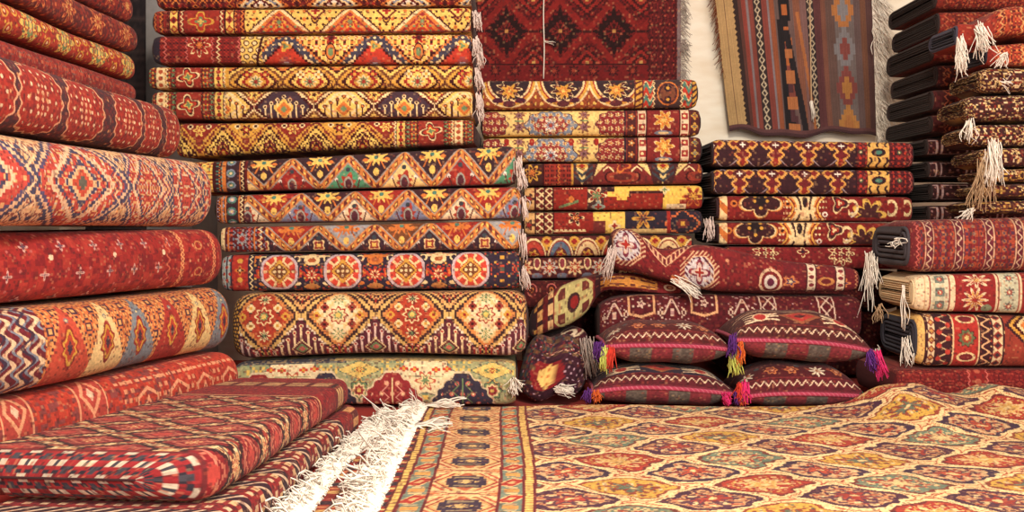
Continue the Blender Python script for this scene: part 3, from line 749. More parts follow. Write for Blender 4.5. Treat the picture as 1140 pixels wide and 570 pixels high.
# ------------------------------------------------------------------ patterns of the dark pile under the kilim
def gold_cross(K, y0, x0):
    NB = (52, 24, 34); K.fill(NB); f = K.U < 952
    K.c[f & (np.abs(rep(K.U + (K.V - y0) * 1.0 - x0 - 18, 36.5)) < .75)] = (160, 140, 150); K.c[f & (np.abs(rep(K.U - (K.V - y0) * 1.0 - x0 - 18, 36.5)) < .75)] = (160, 140, 150)
    x = rep(K.U - x0, 36.5); n = cel(K.U - x0, 36.5)
    for dx, dy, rx, ry in ((0, 7, 11, 11), (-10.5, 6, 6.6, 6), (10.5, 6, 6.6, 6), (0, 18, 10, 9), (0, 27, 6, 8)):
        d = np.abs(qz(x - dx, 1.6)) / rx + np.abs(qz(K.V - y0 - dy, 1.6)) / ry
        K.c[f & (d < 1.1)] = (214, 150, 66); 
    for dx, dy, rx, ry, c in ((0, 7, 8.6, 8.6, (80, 22, 30)), (-10.5, 6, 4.2, 3.8, (130, 34, 32)), (10.5, 6, 4.2, 3.8, (130, 34, 32)), (0, 18, 7.6, 6.6, (110, 28, 34)), (0, 27, 4, 5.5, (150, 40, 34))):
        d = np.abs(qz(x - dx, 1.2)) / rx + np.abs(qz(K.V - y0 - dy, 1.2)) / ry
        K.c[f & (d < 1)] = c
    K.c[f & (np.abs(x) < .7) & (np.abs(K.V - y0 - 7) < 3.5)] = WHT; K.c[f & (np.abs(x) < 3.5) & (np.abs(K.V - y0 - 7) < .7)] = WHT
    m = ~f; K.put(m, (86, 22, 32)); K.kal(m, 14, 12, 6, [(60, 18, 28), (150, 40, 40)], k=1.5, dens=.35)
    mm = K.band(966, 990, (226, 170, 80)); K.ell(978, y0 + 14, 8, 5, [(1, (50, 24, 34)), (.5, TEAL)], m=mm)
    for dx in (-9, 0, 9): K.c[mm & (np.abs(K.U - 978 - dx - np.sin(K.V * .5) * 1.5) < 1.4) & (np.abs(K.V - y0 - 14) > 6)] = (50, 24, 34)
    for cx in (958, 1001):
        K.dots(m & (abs(K.U - cx) < 7), 7, 6, 1.7, BRED, ox=cx, oy=y0 + 9); K.ell(cx, y0 + 14, 2.6, 2.6, [(1, (60, 80, 60)), (.4, CRE)])
    K.zig(1014, 1.6, 8, 1.2, PINK); K.vl(953, 1.3, (40, 20, 30))
    return K
def pd1(K): return gold_cross(K, 155, 827)
def pd2(K): return gold_cross(K, 187, 823)
def flame(K, y0, s):
    R = (132, 28, 28); K.fill(R)
    def X(a): return K.U - (a + s)
    K.noise(K.U > 0, 3, 3, (112, 24, 28), .25)
    # dark lily flower
    for cx in (847 + s, 770 + s):
        x = K.U - cx; y = K.V - (y0 + 6)
        a = np.arctan2(y, x); d = np.hypot(x / 26, y / 22) / (.62 + .38 * np.abs(np.cos(2.5 * (a - np.pi / 2))))
        for q, c in ((1, (220, 140, 60)), (.93, CRE), (.86, (56, 22, 30))): K.c[d < q] = c
        K.c[d < .36] = (30, 20, 26); 
        for dx, dy in ((-7, 1), (7, 1), (0, 9), (-6, -5), (6, -5)): K.ell(cx + dx, y0 + 6 + dy, 2.0, 2.0, [(1, GOLD)])
        for dx in (-30, 30): K.ell(cx + dx, y0 + 10, 4, 4, [(1, ORA), (.5, DMAR)])
    # flame fan
    for cx in (896 + s,):
        x = np.abs(K.U - cx); y = K.V - y0
        for r, c in ((22, (226, 160, 60)), (19, R), (16.5, (220, 130, 50)), (14, CRE), (9, (60, 30, 34)), (6, CRE)):
            K.c[(x < r * (1 - .35 * np.sin(np.clip((y - 2) / 26, 0, 1) * np.pi))) & (y > 0 - 9)] = c
        K.ell(cx, y0 + 7, 3, 7, [(1, (40, 24, 30))]); K.dots((x > 16) & (x < 24), 4, 7, 1.3, CRE, oy=y0)
        K.c[(x < 12) & (np.abs(y - 22 + x * .5) < 2.4)] = CRE
    K.flower(934 + s, y0 + 9, 11, 3, [(1, CRE), (.85, (64, 24, 32)), (.5, RED), (.25, CRE)], sy=1.2)
    for dx in (-16, 14): K.ell(934 + s + dx, y0 + 22, 3, 3, [(1, WHT), (.5, R)])
    cx = 967 + s; x = K.U - cx; y = K.V - y0 - 22
    a = np.arctan2(y, x); d = np.hypot(x, y) / (20 * (.5 + .5 * np.abs(np.cos(3.5 * a))))
    for q, c in ((1, (220, 170, 70)), (.75, (70, 30, 34))): K.c[(d < q) & (y < 3)] = c
    for cx in (948 + s, 992 + s, 1010 + s): 
        e = np.hypot((K.U - cx) / 7, (K.V - y0 - 14) / 10); K.c[(e < 1) & (e > .62) & (K.U > cx - 4)] = CRE
    K.put(K.U < 799, (46, 24, 30)); m = K.band(800, 810, CRE); K.c[m & (np.abs(K.V - y0 - 14 - (K.U - 805)) < 5)] = ORA; K.dots(K.band(811, 818), 9, 6, 1.3, CRE, oy=y0)
    K.zig(1017, 1.4, 8, 1.2, PINK)
    return K
def pd3(K): return flame(K, 217, 0)
def pd4(K): return flame(K, 247, -6)
def pd5(K):
    R = (128, 26, 32); K.fill(R); K.noise(K.U > 0, 3, 3, (108, 22, 28), .25)
    for cx in (852, 936, 1020):
        K.flower(cx, 282, 15, 9, [(1, CRE), (.9, R)], amp=.2); K.flowers((np.hypot(K.U - cx, K.V - 282) < 12), 8, 7, 3.4, 5, [(1, CRE), (.5, (90, 30, 40))], ox=cx, oy=282)
        K.flower(cx + 42, 280, 7, 4, [(1, CRE), (.8, R), (.4, NAVY)])
    K.put(K.U < 812, (60, 26, 32)); K.dots(K.U < 812, 6, 6, 1.4, ORA); return K

MID = 'folded carpets in the middle pile below the hanging red rug'
DRK = 'folded carpets in the pile below the kilim'
def middle_pile():
    n = 'folded_carpet'; Y = 3.46
    face(n, 'dark carpet with a row of lotus arches, topmost below the hanging red rug', MID, [(537, 89, 122), (776, 87, 120)], pc1, Y, seed=31)
    face(n, 'yellow carpet with grey-blue lobed medallion, directly under the lotus-arch carpet', MID, [(537, 123, 152), (779, 121, 151)], pc2, Y, seed=32)
    face(n, 'yellow carpet with red drops beside a grey-blue half medallion', MID, [(538, 153, 181), (780, 152, 180)], pc3, Y, seed=33)
    face(n, 'rust carpet with cream chevrons, directly under the two yellow medallion carpets', MID, [(584, 182, 207), (781, 181, 205)], pc4, Y, seed=34)
    face(n, 'red carpet with large angular yellow patches and a green sprig', MID, [(584, 208, 235), (782, 206, 233)], pc5, Y, seed=35)
    face(n, 'red carpet turning navy with gold hooked flowers, under the yellow-patched one', MID, [(584, 236, 262), (781, 234, 260)], pc6, Y, seed=36)
    face(n, 'carpet with a row of cream, red and blue arches in the middle pile', MID, [(584, 263, 286), (770, 261, 284)], pc7, Y, seed=37)
    face(n, 'carpet with a row of round pale rosettes, just below the small arches', MID, [(584, 287, 311), (770, 285, 309)], pc8, Y, seed=38)
    face(n, 'plain dark red carpet with pink hooks, lowest one seen in the middle pile', MID, [(584, 312, 345), (770, 310, 343)], pc9, Y, seed=39)
    face(n, 'maroon carpet at the base of the middle pile behind the dotted purple bag', MID, [(584, 346, 428), (770, 344, 424)], pdark, 3.6, seed=40)
    Y = 3.385; bk = (34, 24, 30)
    face(n, 'dark plum carpet with gold crosses, topmost of the pile below the kilim', DRK, [(795, 154, 186), (1017, 158, 187)], pd1, Y, seed=41, ends='L', edgecols=((46, 34, 40), (24, 18, 24)), top=.2)
    face(n, 'dark plum carpet with gold crosses, second in the pile below the kilim', DRK, [(795, 188, 216), (1017, 189, 217)], pd2, Y, seed=42, ends='L', edgecols=((46, 34, 40), (24, 18, 24)))
    face(n, 'red carpet with dark lily flowers and cream flames, resting under the gold-cross pair', DRK, [(800, 217, 246), (1016, 219, 247)], pd3, Y, seed=43, ends='L', edgecols=((56, 34, 40), (28, 18, 24)))
    face(n, 'red carpet with dark lily flowers and cream flames, fourth in the pile below the kilim', DRK, [(800, 247, 273), (1016, 248, 274)], pd4, Y, seed=44, ends='L', edgecols=((56, 34, 40), (28, 18, 24)))
    face(n, 'crimson carpet with round white rosettes, under the lily-flower carpets', DRK, [(808, 274, 299), (1010, 275, 300)], pd5, Y, seed=45)
    o = [x for x in C.objects if x.get('label', '').startswith('red carpet with dark lily flowers and cream flames, fourth')][0]
    strands('fringe', tuft(P3(790, 246, 3.37), (-.05, -.3, -1), .06, 40, .14, .0, np.random.RandomState(4), .007), YARN_P, o, 4, r=.002, seg=5, curl=.008)
    face(n, 'dark maroon carpet behind the saddle-shaped roll, above the base of its pile', DRK, [(808, 300, 345), (1004, 301, 346)], pdark, 3.56, seed=46)
    face(n, 'dark maroon carpet on the floor between the cushions and the rolled carpets', DRK, [(808, 346, 421), (1004, 347, 421)], pdark, 3.56, seed=47)

# ------------------------------------------------------------------ things hung on the back wall
def sheet(name, label, cat, TL, TR, BL, BR, Y, pat, nu, nv, u0, u1, v0, v1, mat, wav=.006, seed=0, thick=.006, lean=.0, hem=None):
    """hung textile from photo corners at depth Y; weave coordinates u0..u1, v0..v1"""
    s, t = np.meshgrid(np.linspace(0, 1, nu), np.linspace(0, 1, nv), indexing='ij')
    c = [np.array(P3(p[0], p[1], Y)) for p in (TL, TR, BL, BR)]
    g = (c[0] * ((1-s)*(1-t))[..., None] + c[1] * (s*(1-t))[..., None] + c[2] * ((1-s)*t)[..., None] + c[3] * (s*t)[..., None])
    off = wav * (np.sin(s * 17 + seed + t * 1.5) * .6 + np.sin(s * 31 + t * 4 + seed * 2) * .4) * (.3 + t)
    g[..., 1] += off - wav * 1.3 - t * lean
    if hem is not None: g[..., 2] += hem(s) * np.clip((t - .85) / .15, 0, 1)
    U = u0 + (u1 - u0) * s; V = v0 + (v1 - v0) * t
    col = pat(Weave(U, V)).done(seed)
    b = g.copy(); b[..., 1] += thick
    n = nu * nv
    fr = quads(nu, nv); bk = quads(nu, nv, n)[:, ::-1]
    idx = np.arange(n).reshape(nu, nv); rim = np.r_[idx[0, :], idx[1:, -1], idx[-1, -2::-1], idx[-2:0:-1, 0]]
    r2 = np.roll(rim, -1); rq = np.stack([rim, r2, r2 + n, rim + n], 1)
    o = link(name, np.concatenate([g.reshape(-1, 3), b.reshape(-1, 3)]), np.concatenate([fr[:, ::-1], bk[:, ::-1], rq]), mat, np.concatenate([col.reshape(-1, 3), col.reshape(-1, 3) * .7]))
    tag(o, label, cat); return o, g
def p_hang(K):
    R = (108, 18, 22); K.fill(R); f = K.U < 722
    x = rep(K.U - 623, 60); n = cel(K.U - 623, 60)
    K.kal(f, 60, 70, 4, [(80, 14, 20), (126, 26, 24), (60, 12, 18)], ox=623, oy=35, k=2.2, dens=.5)
    # lighter diagonal net
    e = np.abs(rep(K.U - 623 - 30, 60)) / 30 + np.abs(rep(K.V - 35 - 35, 70)) / 35
    K.c[f & (np.abs(e - 1) < .14)] = (128, 24, 24)
    for oy in (35, -35, 105):
        y = K.V - oy; d = np.abs(qz(x, 2)) / 25 + np.abs(qz(y, 2)) / 27; a = np.arctan2(y, x)
        d2 = d / (.9 + .1 * np.cos(16 * a))
        K.c[f & (d2 < 1)] = (34, 12, 16); K.c[f & (d2 < .52)] = (112, 22, 24); K.c[f & (d2 < .4) & (np.abs(rep(a, np.pi / 4)) < .25)] = (50, 14, 18); K.c[f & (d < .12)] = (176, 120, 60)
        K.c[f & (np.abs(y) < 1.4) & (np.abs(x) > 25)] = (60, 14, 18)
    for oy in (0, 70):
        xx = rep(K.U - 593, 60); y = K.V - oy; d = np.abs(qz(xx, 2)) / 20 + np.abs(qz(y, 2)) / 17
        for q, c in ((1, (56, 14, 18)), (.86, (140, 28, 26)), (.6, (60, 14, 18)), (.4, (150, 40, 30)), (.16, (190, 140, 70))): K.c[f & (d < q)] = c
    m = K.V > 71; K.put(m & f, (112, 20, 24)); K.flowers(m & f, 22, 16, 7, 8, [(1, (60, 14, 20)), (.5, (150, 50, 36))], oy=79); K.hl(71.5, 1.5, (54, 12, 16), f)
    m = ~f; K.put(m, (86, 18, 24)); K.kal(m, 12, 14, 8, [(60, 14, 20), (130, 30, 30), (110, 24, 28)], k=1.6, dens=.6, ox=722); K.dots(m, 10, 9, 1.1, (170, 70, 50), stag=True)
    for x_ in (722, 738, 752): K.zig(x_, 1.2, 6, 1.3, (56, 14, 20))
    K.put(K.U > 754, (120, 100, 104)); K.put(K.U < 531, (50, 14, 20))
    return K
def p_kilim(K):
    K.smooth = True; K.fill((124, 84, 78)); U = K.U; V = K.V
    def st(a, b, c): K.c[(U >= a) & (U < b)] = c
    tooth = np.abs(rep(V, 6)) * .7
    for a, b, c in ((795, 818, (206, 160, 100)), (818, 824, (104, 58, 52)), (824, 829, (160, 62, 52)), (829, 832, (140, 120, 126)), (832, 837, (150, 66, 56)), (837, 847, (62, 46, 48)), (847, 853, (150, 64, 56)),
                    (853, 856, (140, 122, 130)), (856, 861, (168, 84, 52)), (861, 866, (110, 86, 84)), (866, 882, (120, 90, 88)), (882, 890, (150, 86, 64)), (890, 897, (140, 96, 94)), (897, 905, (60, 48, 52)), (905, 914, (108, 56, 60)),
                    (914, 919, (140, 82, 66)), (919, 928, (112, 80, 74)), (928, 950, (122, 106, 106)), (950, 958, (110, 84, 84)), (958, 964, (128, 78, 58)), (964, 972, (98, 62, 62))): st(a, b, c)
    K.c[(U > 816 - tooth) & (U < 820)] = (60, 40, 40); K.vl(805, 1, (120, 80, 60))
    for xc in (842, 901):
        y = rep(V, 9); d = np.abs(U - xc) / 3.6 + np.abs(y) / 4.5; K.c[(np.abs(d - .8) < .22) & (abs(U - xc) < 4.5)] = (222, 196, 160)
    # wedge-shaped blocks
    w = np.floor(V / 6)
    for xc, cols, ww in ((872, [(38, 32, 38), (206, 104, 48), (150, 70, 60), (96, 52, 60)], 8), (938, [(200, 120, 60), (136, 130, 136), (150, 70, 66), (206, 132, 60)], 12)):
        for k in range(-1, 5):
            cyy = 18 + k * 42; d = np.abs(qz(U - xc, 3)) / ww + np.abs(qz(V - cyy, 6)) / 26
            K.c[(d < 1) & (abs(U - xc) < ww)] = cols[k % 4]; K.c[(d < .5) & (abs(U - xc) < ww)] = cols[(k + 1) % 4]
    # long dark chevron
    e = np.abs(U - (866 + (V - 30) * .02)); K.c[(V > 28) & (np.abs(U - 866) < 3.5)] = (40, 34, 40); K.c[(V > 40) & (np.abs(U - (872 + (V - 40) * .13)) < 3.6)] = (44, 36, 42)
    K.c[(V > 60) & (np.abs(U - 873) < 4 + (V - 60) * .03) & (np.floor(V / 14) % 2 == 0)] = (206, 116, 62)
    K.c[(V > 20) & (np.abs(U - (886 + (V - 20) * .10)) < 1.8)] = (196, 110, 58)
    l = K.c.mean(-1, keepdims=True); K.c = (l + (K.c - l) * .8) * .93
    # woven ribs
    K.c *= (1 - .10 * (np.abs(rep(U, 2.0)) > .6))[..., None]
    K.put(V > 146, (96, 62, 64)); K.put(V > 150, (70, 46, 50))
    return K
def string(name, label, cat, pts, r, mat, extra=None):
    vs = []; fs = []; pts = [np.array(p, float) for p in pts]
    for k, p in enumerate(pts):
        for a in range(6): vs.append(p + r * np.array([math.cos(a * math.pi / 3), math.sin(a * math.pi / 3), 0]))
    for k in range(len(pts) - 1):
        for a in range(6): fs.append((k*6+a, k*6+(a+1) % 6, k*6+6+(a+1) % 6, k*6+6+a))
    fs += [tuple(range(5, -1, -1)), tuple(range(len(vs) - 6, len(vs)))]
    o = link(name, vs, fs, mat); tag(o, label, cat); return o
def hangings():
    Yw = 4.11
    rug, g = sheet('hanging_rug', 'dark crimson rug with black medallions hung on the back wall', 'rug', (522, -60), (758, -60), (524, 118), (758, 118), Yw, p_hang, 300, 230, 522, 758, -60, 118, PILE, wav=.006, seed=3)
    rs = np.random.RandomState(5); roots = []
    for k in range(170):
        t = rs.rand(); p = g[-1, int(t * 229)] + np.array([-.002, -.002, 0]); roots.append((p, (1, -.1, -.5 + rs.normal(0, .4)), rs.uniform(.02, .05), .015))
    strands('fringe', roots, YARN_G, rug, 4, r=.0018, seg=4, curl=.01)
    kil, g = sheet('hanging_kilim', 'striped flat-woven kilim with orange wedges hung on the white wall', 'rug', (788, -60), (967, -60), (812, 149), (976, 151), Yw - .03, p_kilim, 230, 230, 795, 972, -52, 153, FLAT, wav=.010, seed=8,
                   hem=lambda s: .012 * np.sin(s * 9 + 1) + .006 * np.sin(s * 21))
    roots = []
    for k in range(1300):
        t = rs.uniform(.0, 1) ; p = g[-1, int(t * 229)] + np.array([-.002, -.004, 0]); roots.append((p, (.55, -.45 + rs.normal(0, .2), -.9 + rs.normal(0, .3)), rs.uniform(.05, .11), .03))
    strands('fringe', roots, YARN, kil, 6, r=.0027, seg=5, curl=.015)
    roots = []
    for k in range(90):
        t = rs.uniform(.2, .7); p = g[0, int(t * 229)] + np.array([.002, -.003, 0]); roots.append((p, (-.8, -.2, -.5), rs.uniform(.01, .035), .02))
    strands('selvage_yarn', roots, plain('brown_selvage_yarn', (120, 62, 36), scale=300), kil, 7, r=.0016, seg=3, curl=.008)
    Yc = Yw - .055
    a = string('twine', 'thin white cord hanging down the dark crimson rug', 'cord', [P3(605.5 + .4 * math.sin(k * .7), -40 + k * 8.5, Yw - .035) for k in range(16)], .0022, YARN)
    strands('knot', tuft(P3(606, 46, Yw - .04), (1, 0, -.15), .04, 7, .1, .0, rs, .002), YARN, a, 3, r=.0015, seg=3, curl=.004)
    b = string('twine', 'pale cord with a white tag end hanging over the kilim', 'cord', [P3(901 + .15 * k, -40 + k * 10, Yc - .012) for k in range(17)], .0026, YARN_B)
    strands('tag_end', tuft(P3(903, 113, Yc - .014), (.16, 0, -1), .075, 26, .03, .0, rs, .003), YARN, b, 3, r=.0022, seg=4, curl=.003)

# ------------------------------------------------------------------ dark pile and the yellow pile at the end of the wall
def pe(v):
    def f(K):
        base = [(74, 18, 22), (132, 34, 26), (120, 28, 24), (58, 16, 22), (50, 16, 22)][v]
        K.fill(base); K.noise(K.U > 0, 2.6, v + 2, tuple(int(c * .75) for c in base), .4)
        if v < 3:
            for x in (1052, 1075, 1108): K.zig(x, 2, 9, 1.5, (170, 80, 50))
            K.kal(K.U > 1055, 24, 20, v + 3, [(150, 40, 30), (60, 16, 24), (180, 80, 40)], k=1.6, dens=.4)
        else:
            m = K.U > 1030
            x = rep(K.U - 1062, 34); y = rep(K.V, 60) ; dd = np.maximum(abs(x) / 15, abs(rep(K.V - K.mid, 60)) / 10.5)
            K.c[m & (np.abs(dd - .95) < .07)] = (168, 136, 136); K.dots(m & (dd < .8), 9, 9, 1.5, (150, 100, 100), ox=1062, stag=True)
            K.zig(1030, 1, 6, 1.2, (120, 60, 60))
        return K
    return f
def withmid(f, m):
    def g(K): K.mid = m; return f(K)
    return g
def pf(seed, y=0):
    def f(K):
        K.fill((74, 24, 26)); m = K.U > 0
        K.kal(m, 26, 17, seed, [(206, 166, 92), (60, 26, 28), (130, 34, 30), (226, 200, 150), (44, 24, 26), (84, 28, 28)] if seed < 5 else [(206, 160, 70), (110, 60, 36), (60, 26, 28), (190, 140, 60)], k=2.1, dens=.75)
        K.flowers(m, 31, 19, 8, 6, [(1, (120, 34, 32)), (.7, (226, 196, 130)), (.4, (60, 26, 30))], ox=seed * 7, stag=True, amp=.3)
        K.noise(m, 3, seed, (60, 24, 28), .3)
        return K
    return f
def pg1(K):
    R = (128, 32, 36); K.fill(R); K.kal(K.U > 1022, 26, 18, 5, [(78, 40, 66), (160, 60, 40), (110, 26, 32), (70, 44, 50)], k=1.8, dens=.62, ox=1022)
    K.put(K.U < 1022, (106, 26, 34)); K.zig(1020, 1.6, 7, 1.6, PINK)
    for x in (1033, 1066, 1100, 1134, 1168):
        m = K.band(x - 4, x + 4, (96, 28, 46)); K.c[m & (np.abs(K.U - x - 2 * np.sin(K.V * .55)) < .8)] = (206, 170, 140); K.vl(x - 4.5, 1.1, (206, 160, 124)); K.vl(x + 4.5, 1.1, (206, 160, 124))
        K.dots(K.band(x + 8, x + 24), 90, 9, 2.4, (150, 90, 60), ox=x + 16); K.dots(K.band(x + 8, x + 24), 90, 9, 1.2, (70, 50, 80), ox=x + 16)
    return K
def pg2(K):
    CR = (224, 198, 158); K.fill(CR)
    m = K.band(1034, 1056, (196, 190, 160)); K.dots(m, 90, 16, 5.2, (96, 110, 100), ox=1045, oy=326, sq=True); K.flowers(m, 90, 16, 6, 8, [(1, (110, 120, 110)), (.6, (180, 60, 50)), (.3, CR)], ox=1045, oy=326); K.vl(1034, 1.6, (150, 60, 50)); K.vl(1056, 1.6, (150, 60, 50))
    m = K.band(1062, 1107, (150, 34, 36)); K.flower(1084, 335, 15, 10, [(1, CR), (.72, (210, 150, 70)), (.4, (160, 40, 40))], m=m, amp=.35)
    K.flower(1086, 312, 16, 8, [(1, CR), (.6, (150, 34, 36)), (.3, (210, 160, 90))], m=m, amp=.35, sy=.6); K.ell(1098, 345, 6, 5, [(1, (120, 130, 100))], m=m)
    m = K.band(1112, 1132, (190, 190, 160)); K.flowers(m, 90, 16, 6, 8, [(1, (110, 120, 110)), (.6, (180, 60, 50)), (.3, CR)], ox=1122, oy=326); K.vl(1110, 1.6, (150, 60, 50)); K.vl(1133, 1.6, (150, 60, 50))
    m = K.band(1136, 1200, (150, 34, 36)); K.flower(1158, 330, 15, 8, [(1, CR), (.6, GOLD)], m=m, amp=.35)
    K.vl(1028, 1.5, (190, 150, 110)); return K
def pg3(K):
    NB = (58, 24, 34); K.fill(NB)
    K.kal(K.U > 0, 22, 20, 7, [(150, 44, 36), (220, 180, 120), NB], k=1.7, dens=.5, ox=1048)
    K.put(K.U < 1029, (214, 170, 90)); K.vl(1029, 1.5, (60, 20, 30)); K.chain(1031, 1040, (226, 196, 150), 10, [(120, 34, 40), (200, 140, 70)], NB)
    m = K.band(1041, 1058, NB); K.c[m & (np.abs(K.U - 1049 - 5 * np.sin(K.V * .42)) < 1.5)] = (226, 190, 140); K.dots(m, 60, 15, 3, (190, 54, 44), ox=1054, oy=378); K.dots(m, 60, 15, 3, (190, 54, 44), ox=1044, oy=371)
    m = K.band(1061, 1088, (182, 42, 38)); K.flower(1075, 377, 10, 9, [(1.1, (90, 28, 34)), (.95, (96, 106, 70)), (.6, (160, 60, 40)), (.3, (220, 190, 110))], m=m, amp=.12)
    for dy in (-22, 22): K.ell(1075, 377 + dy, 11, 6, [(1, CRE), (.7, (120, 30, 40))], m=m)
    K.vl(1060, 1.6, (226, 190, 140)); K.vl(1089, 1.6, (226, 190, 140))
    m = K.band(1091, 1102, NB); K.c[m & (np.abs(K.U - 1096 - 4 * np.sin(K.V * .5)) < 1.5)] = (226, 170, 120)
    K.chain(1104, 1116, (226, 196, 150), 11, [(150, 44, 40), (60, 40, 50)], NB); K.put(K.U > 1118, (150, 52, 40)); K.rings(1152, 362, 34, 36, [RED, CRE, NB, ORA, CRE, DMAR, GOLD, NB], m=K.U > 1118, k=2.2)
    return K
def pg4(K):
    K.fill((112, 20, 24)); K.kal(K.U > 0, 22, 15, 4, [(134, 30, 28), (86, 14, 22), (150, 48, 40)], k=1.7, dens=.5); 
    K.band(1078, 1098, (130, 24, 26)); K.zig(1078, 1, 7, 1.3, PINK); K.zig(1098, 1, 7, 1.3, PINK); K.dots(K.band(1080, 1096), 60, 13, 3.5, (180, 80, 60), ox=1088, oy=425); return K

DEEP = 'dark folded carpets stacked beside the kilim'
YLW = 'speckled yellow carpets in the pile with white tassels'
def far_pile():
    n = 'folded_carpet'; Y = 3.36; ec = ((48, 37, 37), (26, 20, 22))
    tops = [(-16, 11, 1), (13, 38, 1), (40, 68, 2), (70, 97, 0), (99, 124, 0), (126, 150, 0), (152, 175, 3), (177, 200, 4), (202, 225, 4), (227, 249, 3)]
    lab = ['deep red carpet at the very top of the dark pile beside the kilim', 'red carpet with dark folded end, second in the dark pile beside the kilim',
           'red zigzag-lined carpet, third in the dark pile beside the kilim', 'maroon carpet, fourth in the dark pile beside the kilim', 'maroon carpet, fifth in the dark pile beside the kilim',
           'dotted maroon carpet in the middle of the dark pile beside the kilim', 'dark carpet with faint white squares, upper one of four in the dark pile',
           'dark carpet with white-lined squares, second of four in the dark pile', 'dark carpet with white-lined squares, third of four in the dark pile', 'dark carpet with white-lined squares just above the red spiral roll']
    for i, ((a, b, v), l) in enumerate(zip(tops, lab)):
        x = 1042 - (5 if i > 4 else 0) + [0, 3, -2, 2, -3, 0, -4, -2, 0, -3][i]
        face(n, l, DEEP, [(x, a, b), (1172, a - 1, b - 1)], withmid(pe(v), (a + b) / 2), Y, seed=50 + i, ends='L', edgecols=ec, depth=.36, er=.05, spiral=.008, wob=.007, sup=2.2, rx=.8)
    # plinth carrying that pile
    p0 = P3(1046, 250, Y + .03); 
    v = [(x, y, z) for x in (p0[0], 1.86) for y in (Y + .03, Y + .4) for z in (0, p0[2] - .004)]
    o = link('plinth', v, [(0, 1, 3, 2), (4, 6, 7, 5), (0, 4, 5, 1), (2, 3, 7, 6), (0, 2, 6, 4), (1, 5, 7, 3)], plain('dark_wood_plinth', (60, 40, 32), scale=60), smooth=False); tag(o, kind='structure')
    # rolls in front
    Y = 2.94; g = 'rolled carpets at the end of the spread carpet'; rn = 'rolled_carpet'
    r1 = face(rn, 'red-striped roll with a dark grey spiral end, topmost of three rolls', g, [(1014, 245, 304), (1180, 241, 302)], pg1, Y, seed=61, rx=.85, depth=.19, ends='L', er=.22, spiral=.021, edgecols=((70, 66, 74), (30, 26, 32)), top=.12)
    r2 = face(rn, 'cream-ended roll with red floral panels, between two darker rolls', g, [(1018, 306, 347), (1180, 303, 350)], pg2, Y, seed=62, rx=.6, depth=.22, ends='L', er=.25, spiral=.010, edgecols=((216, 190, 152), (150, 120, 90)))
    r3 = face(rn, 'navy-ended roll with red and green rosette, lowest of three rolls', g, [(1022, 349, 409), (1180, 353, 410)], pg3, Y, seed=63, rx=.75, depth=.2, ends='L', er=.25, spiral=.0165, edgecols=((62, 60, 72), (28, 26, 36)))
    r4 = face(n, 'plain crimson carpet on the floor beneath the three rolls', g, [(998, 411, 452), (1180, 412, 452)], pg4, Y, seed=64, rx=.5, depth=.3, back=(96, 22, 28))
    rs = np.random.RandomState(8)
    def hang(parent, px, py, Yt, n, ln, seed, mat=YARN, d=(0, -.3, -1), sp=.12, r=.002, jit=.005, nm='tassel'):
        o = strands(nm, tuft(P3(px, py, Yt), d, ln, n, sp, .01, np.random.RandomState(seed), jit), mat, parent, seed, r=r, seg=6, curl=.012); return o
    hang(r1, 969, 284, 3.20, 34, .10, 1, jit=.008); hang(r1, 967, 300, 3.19, 6, .13, 11, jit=.003)
    hang(r1, 1003, 268, 3.0, 10, .03, 2, d=(-.7, -.6, .1))
    hang(r2, 1006, 318, 2.99, 7, .13, 3, jit=.002, sp=.06); hang(r2, 978, 340, 3.14, 14, .04, 12, mat=YARN_B)
    hang(r3, 1009, 379, 2.99, 26, .062, 4, jit=.007, sp=.14); hang(r3, 976, 388, 3.20, 14, .03, 5)
    # yellow speckled pile standing on the rolls
    Y = 3.03; fn = 'folded_carpet'
    rows = [(75, 103, 1092, 1), (104, 136, 1080, 2), (137, 164, 1082, 3), (165, 186, 1092, 4), (187, 204, 1098, 6), (205, 221, 1094, 5), (222, 240, 1084, 7)]
    lb = ['dark yellow-speckled carpet under the drooping navy-backed roll', 'bulging cream-edged speckled carpet, second in the tasselled pile', 'yellow-speckled carpet with a small white tassel, third in its pile',
          'dark speckled carpet behind the bright white tassel', 'reddish speckled carpet behind the beige tassel', 'golden speckled carpet, second from bottom of the tasselled pile', 'golden speckled carpet resting on the red spiral roll']
    fo = []
    for i, ((a, b, x, v), l) in enumerate(zip(rows, lb)):
        fo.append(face(fn, l, YLW, [(x, a, b), (1180, a - 1, b - 1)], pf(v), Y, seed=70 + i, depth=.16, er=.35, rx=.9, sup=2.1, wob=.006, endr=.03, ends='L', spiral=.0075, speck=[(74, 30, 28), (190, 150, 90), (60, 26, 28), (210, 180, 130), (110, 36, 34), (44, 24, 26), (52, 24, 28)]))
    hang(fo[2], 1080, 136, 3.0, 16, .055, 6, d=(-.2, -.3, -1)); hang(fo[3], 1106, 160, 2.97, 42, .12, 7, jit=.008, d=(-.1, -.35, -1)); hang(fo[4], 1098, 182, 2.99, 46, .125, 8, YARN_B, d=(-.32, -.3, -1), jit=.009)
    hang(fo[6], 1082, 233, 2.99, 18, .04, 9, d=(-.6, -.3, -.5)); hang(fo[0], 1115, 92, 2.98, 8, .03, 10, d=(.6, -.4, -.1))
    def proll(K):
        K.fill((150, 40, 30)); K.kal(K.U > 1105, 20, 16, 5, [(190, 70, 40), (90, 24, 26), (210, 120, 60)], k=1.7, dens=.5); K.zig(1112, 2, 8, 1.6, (214, 150, 90)); K.zig(1136, 2, 8, 1.6, (214, 150, 90)); return K
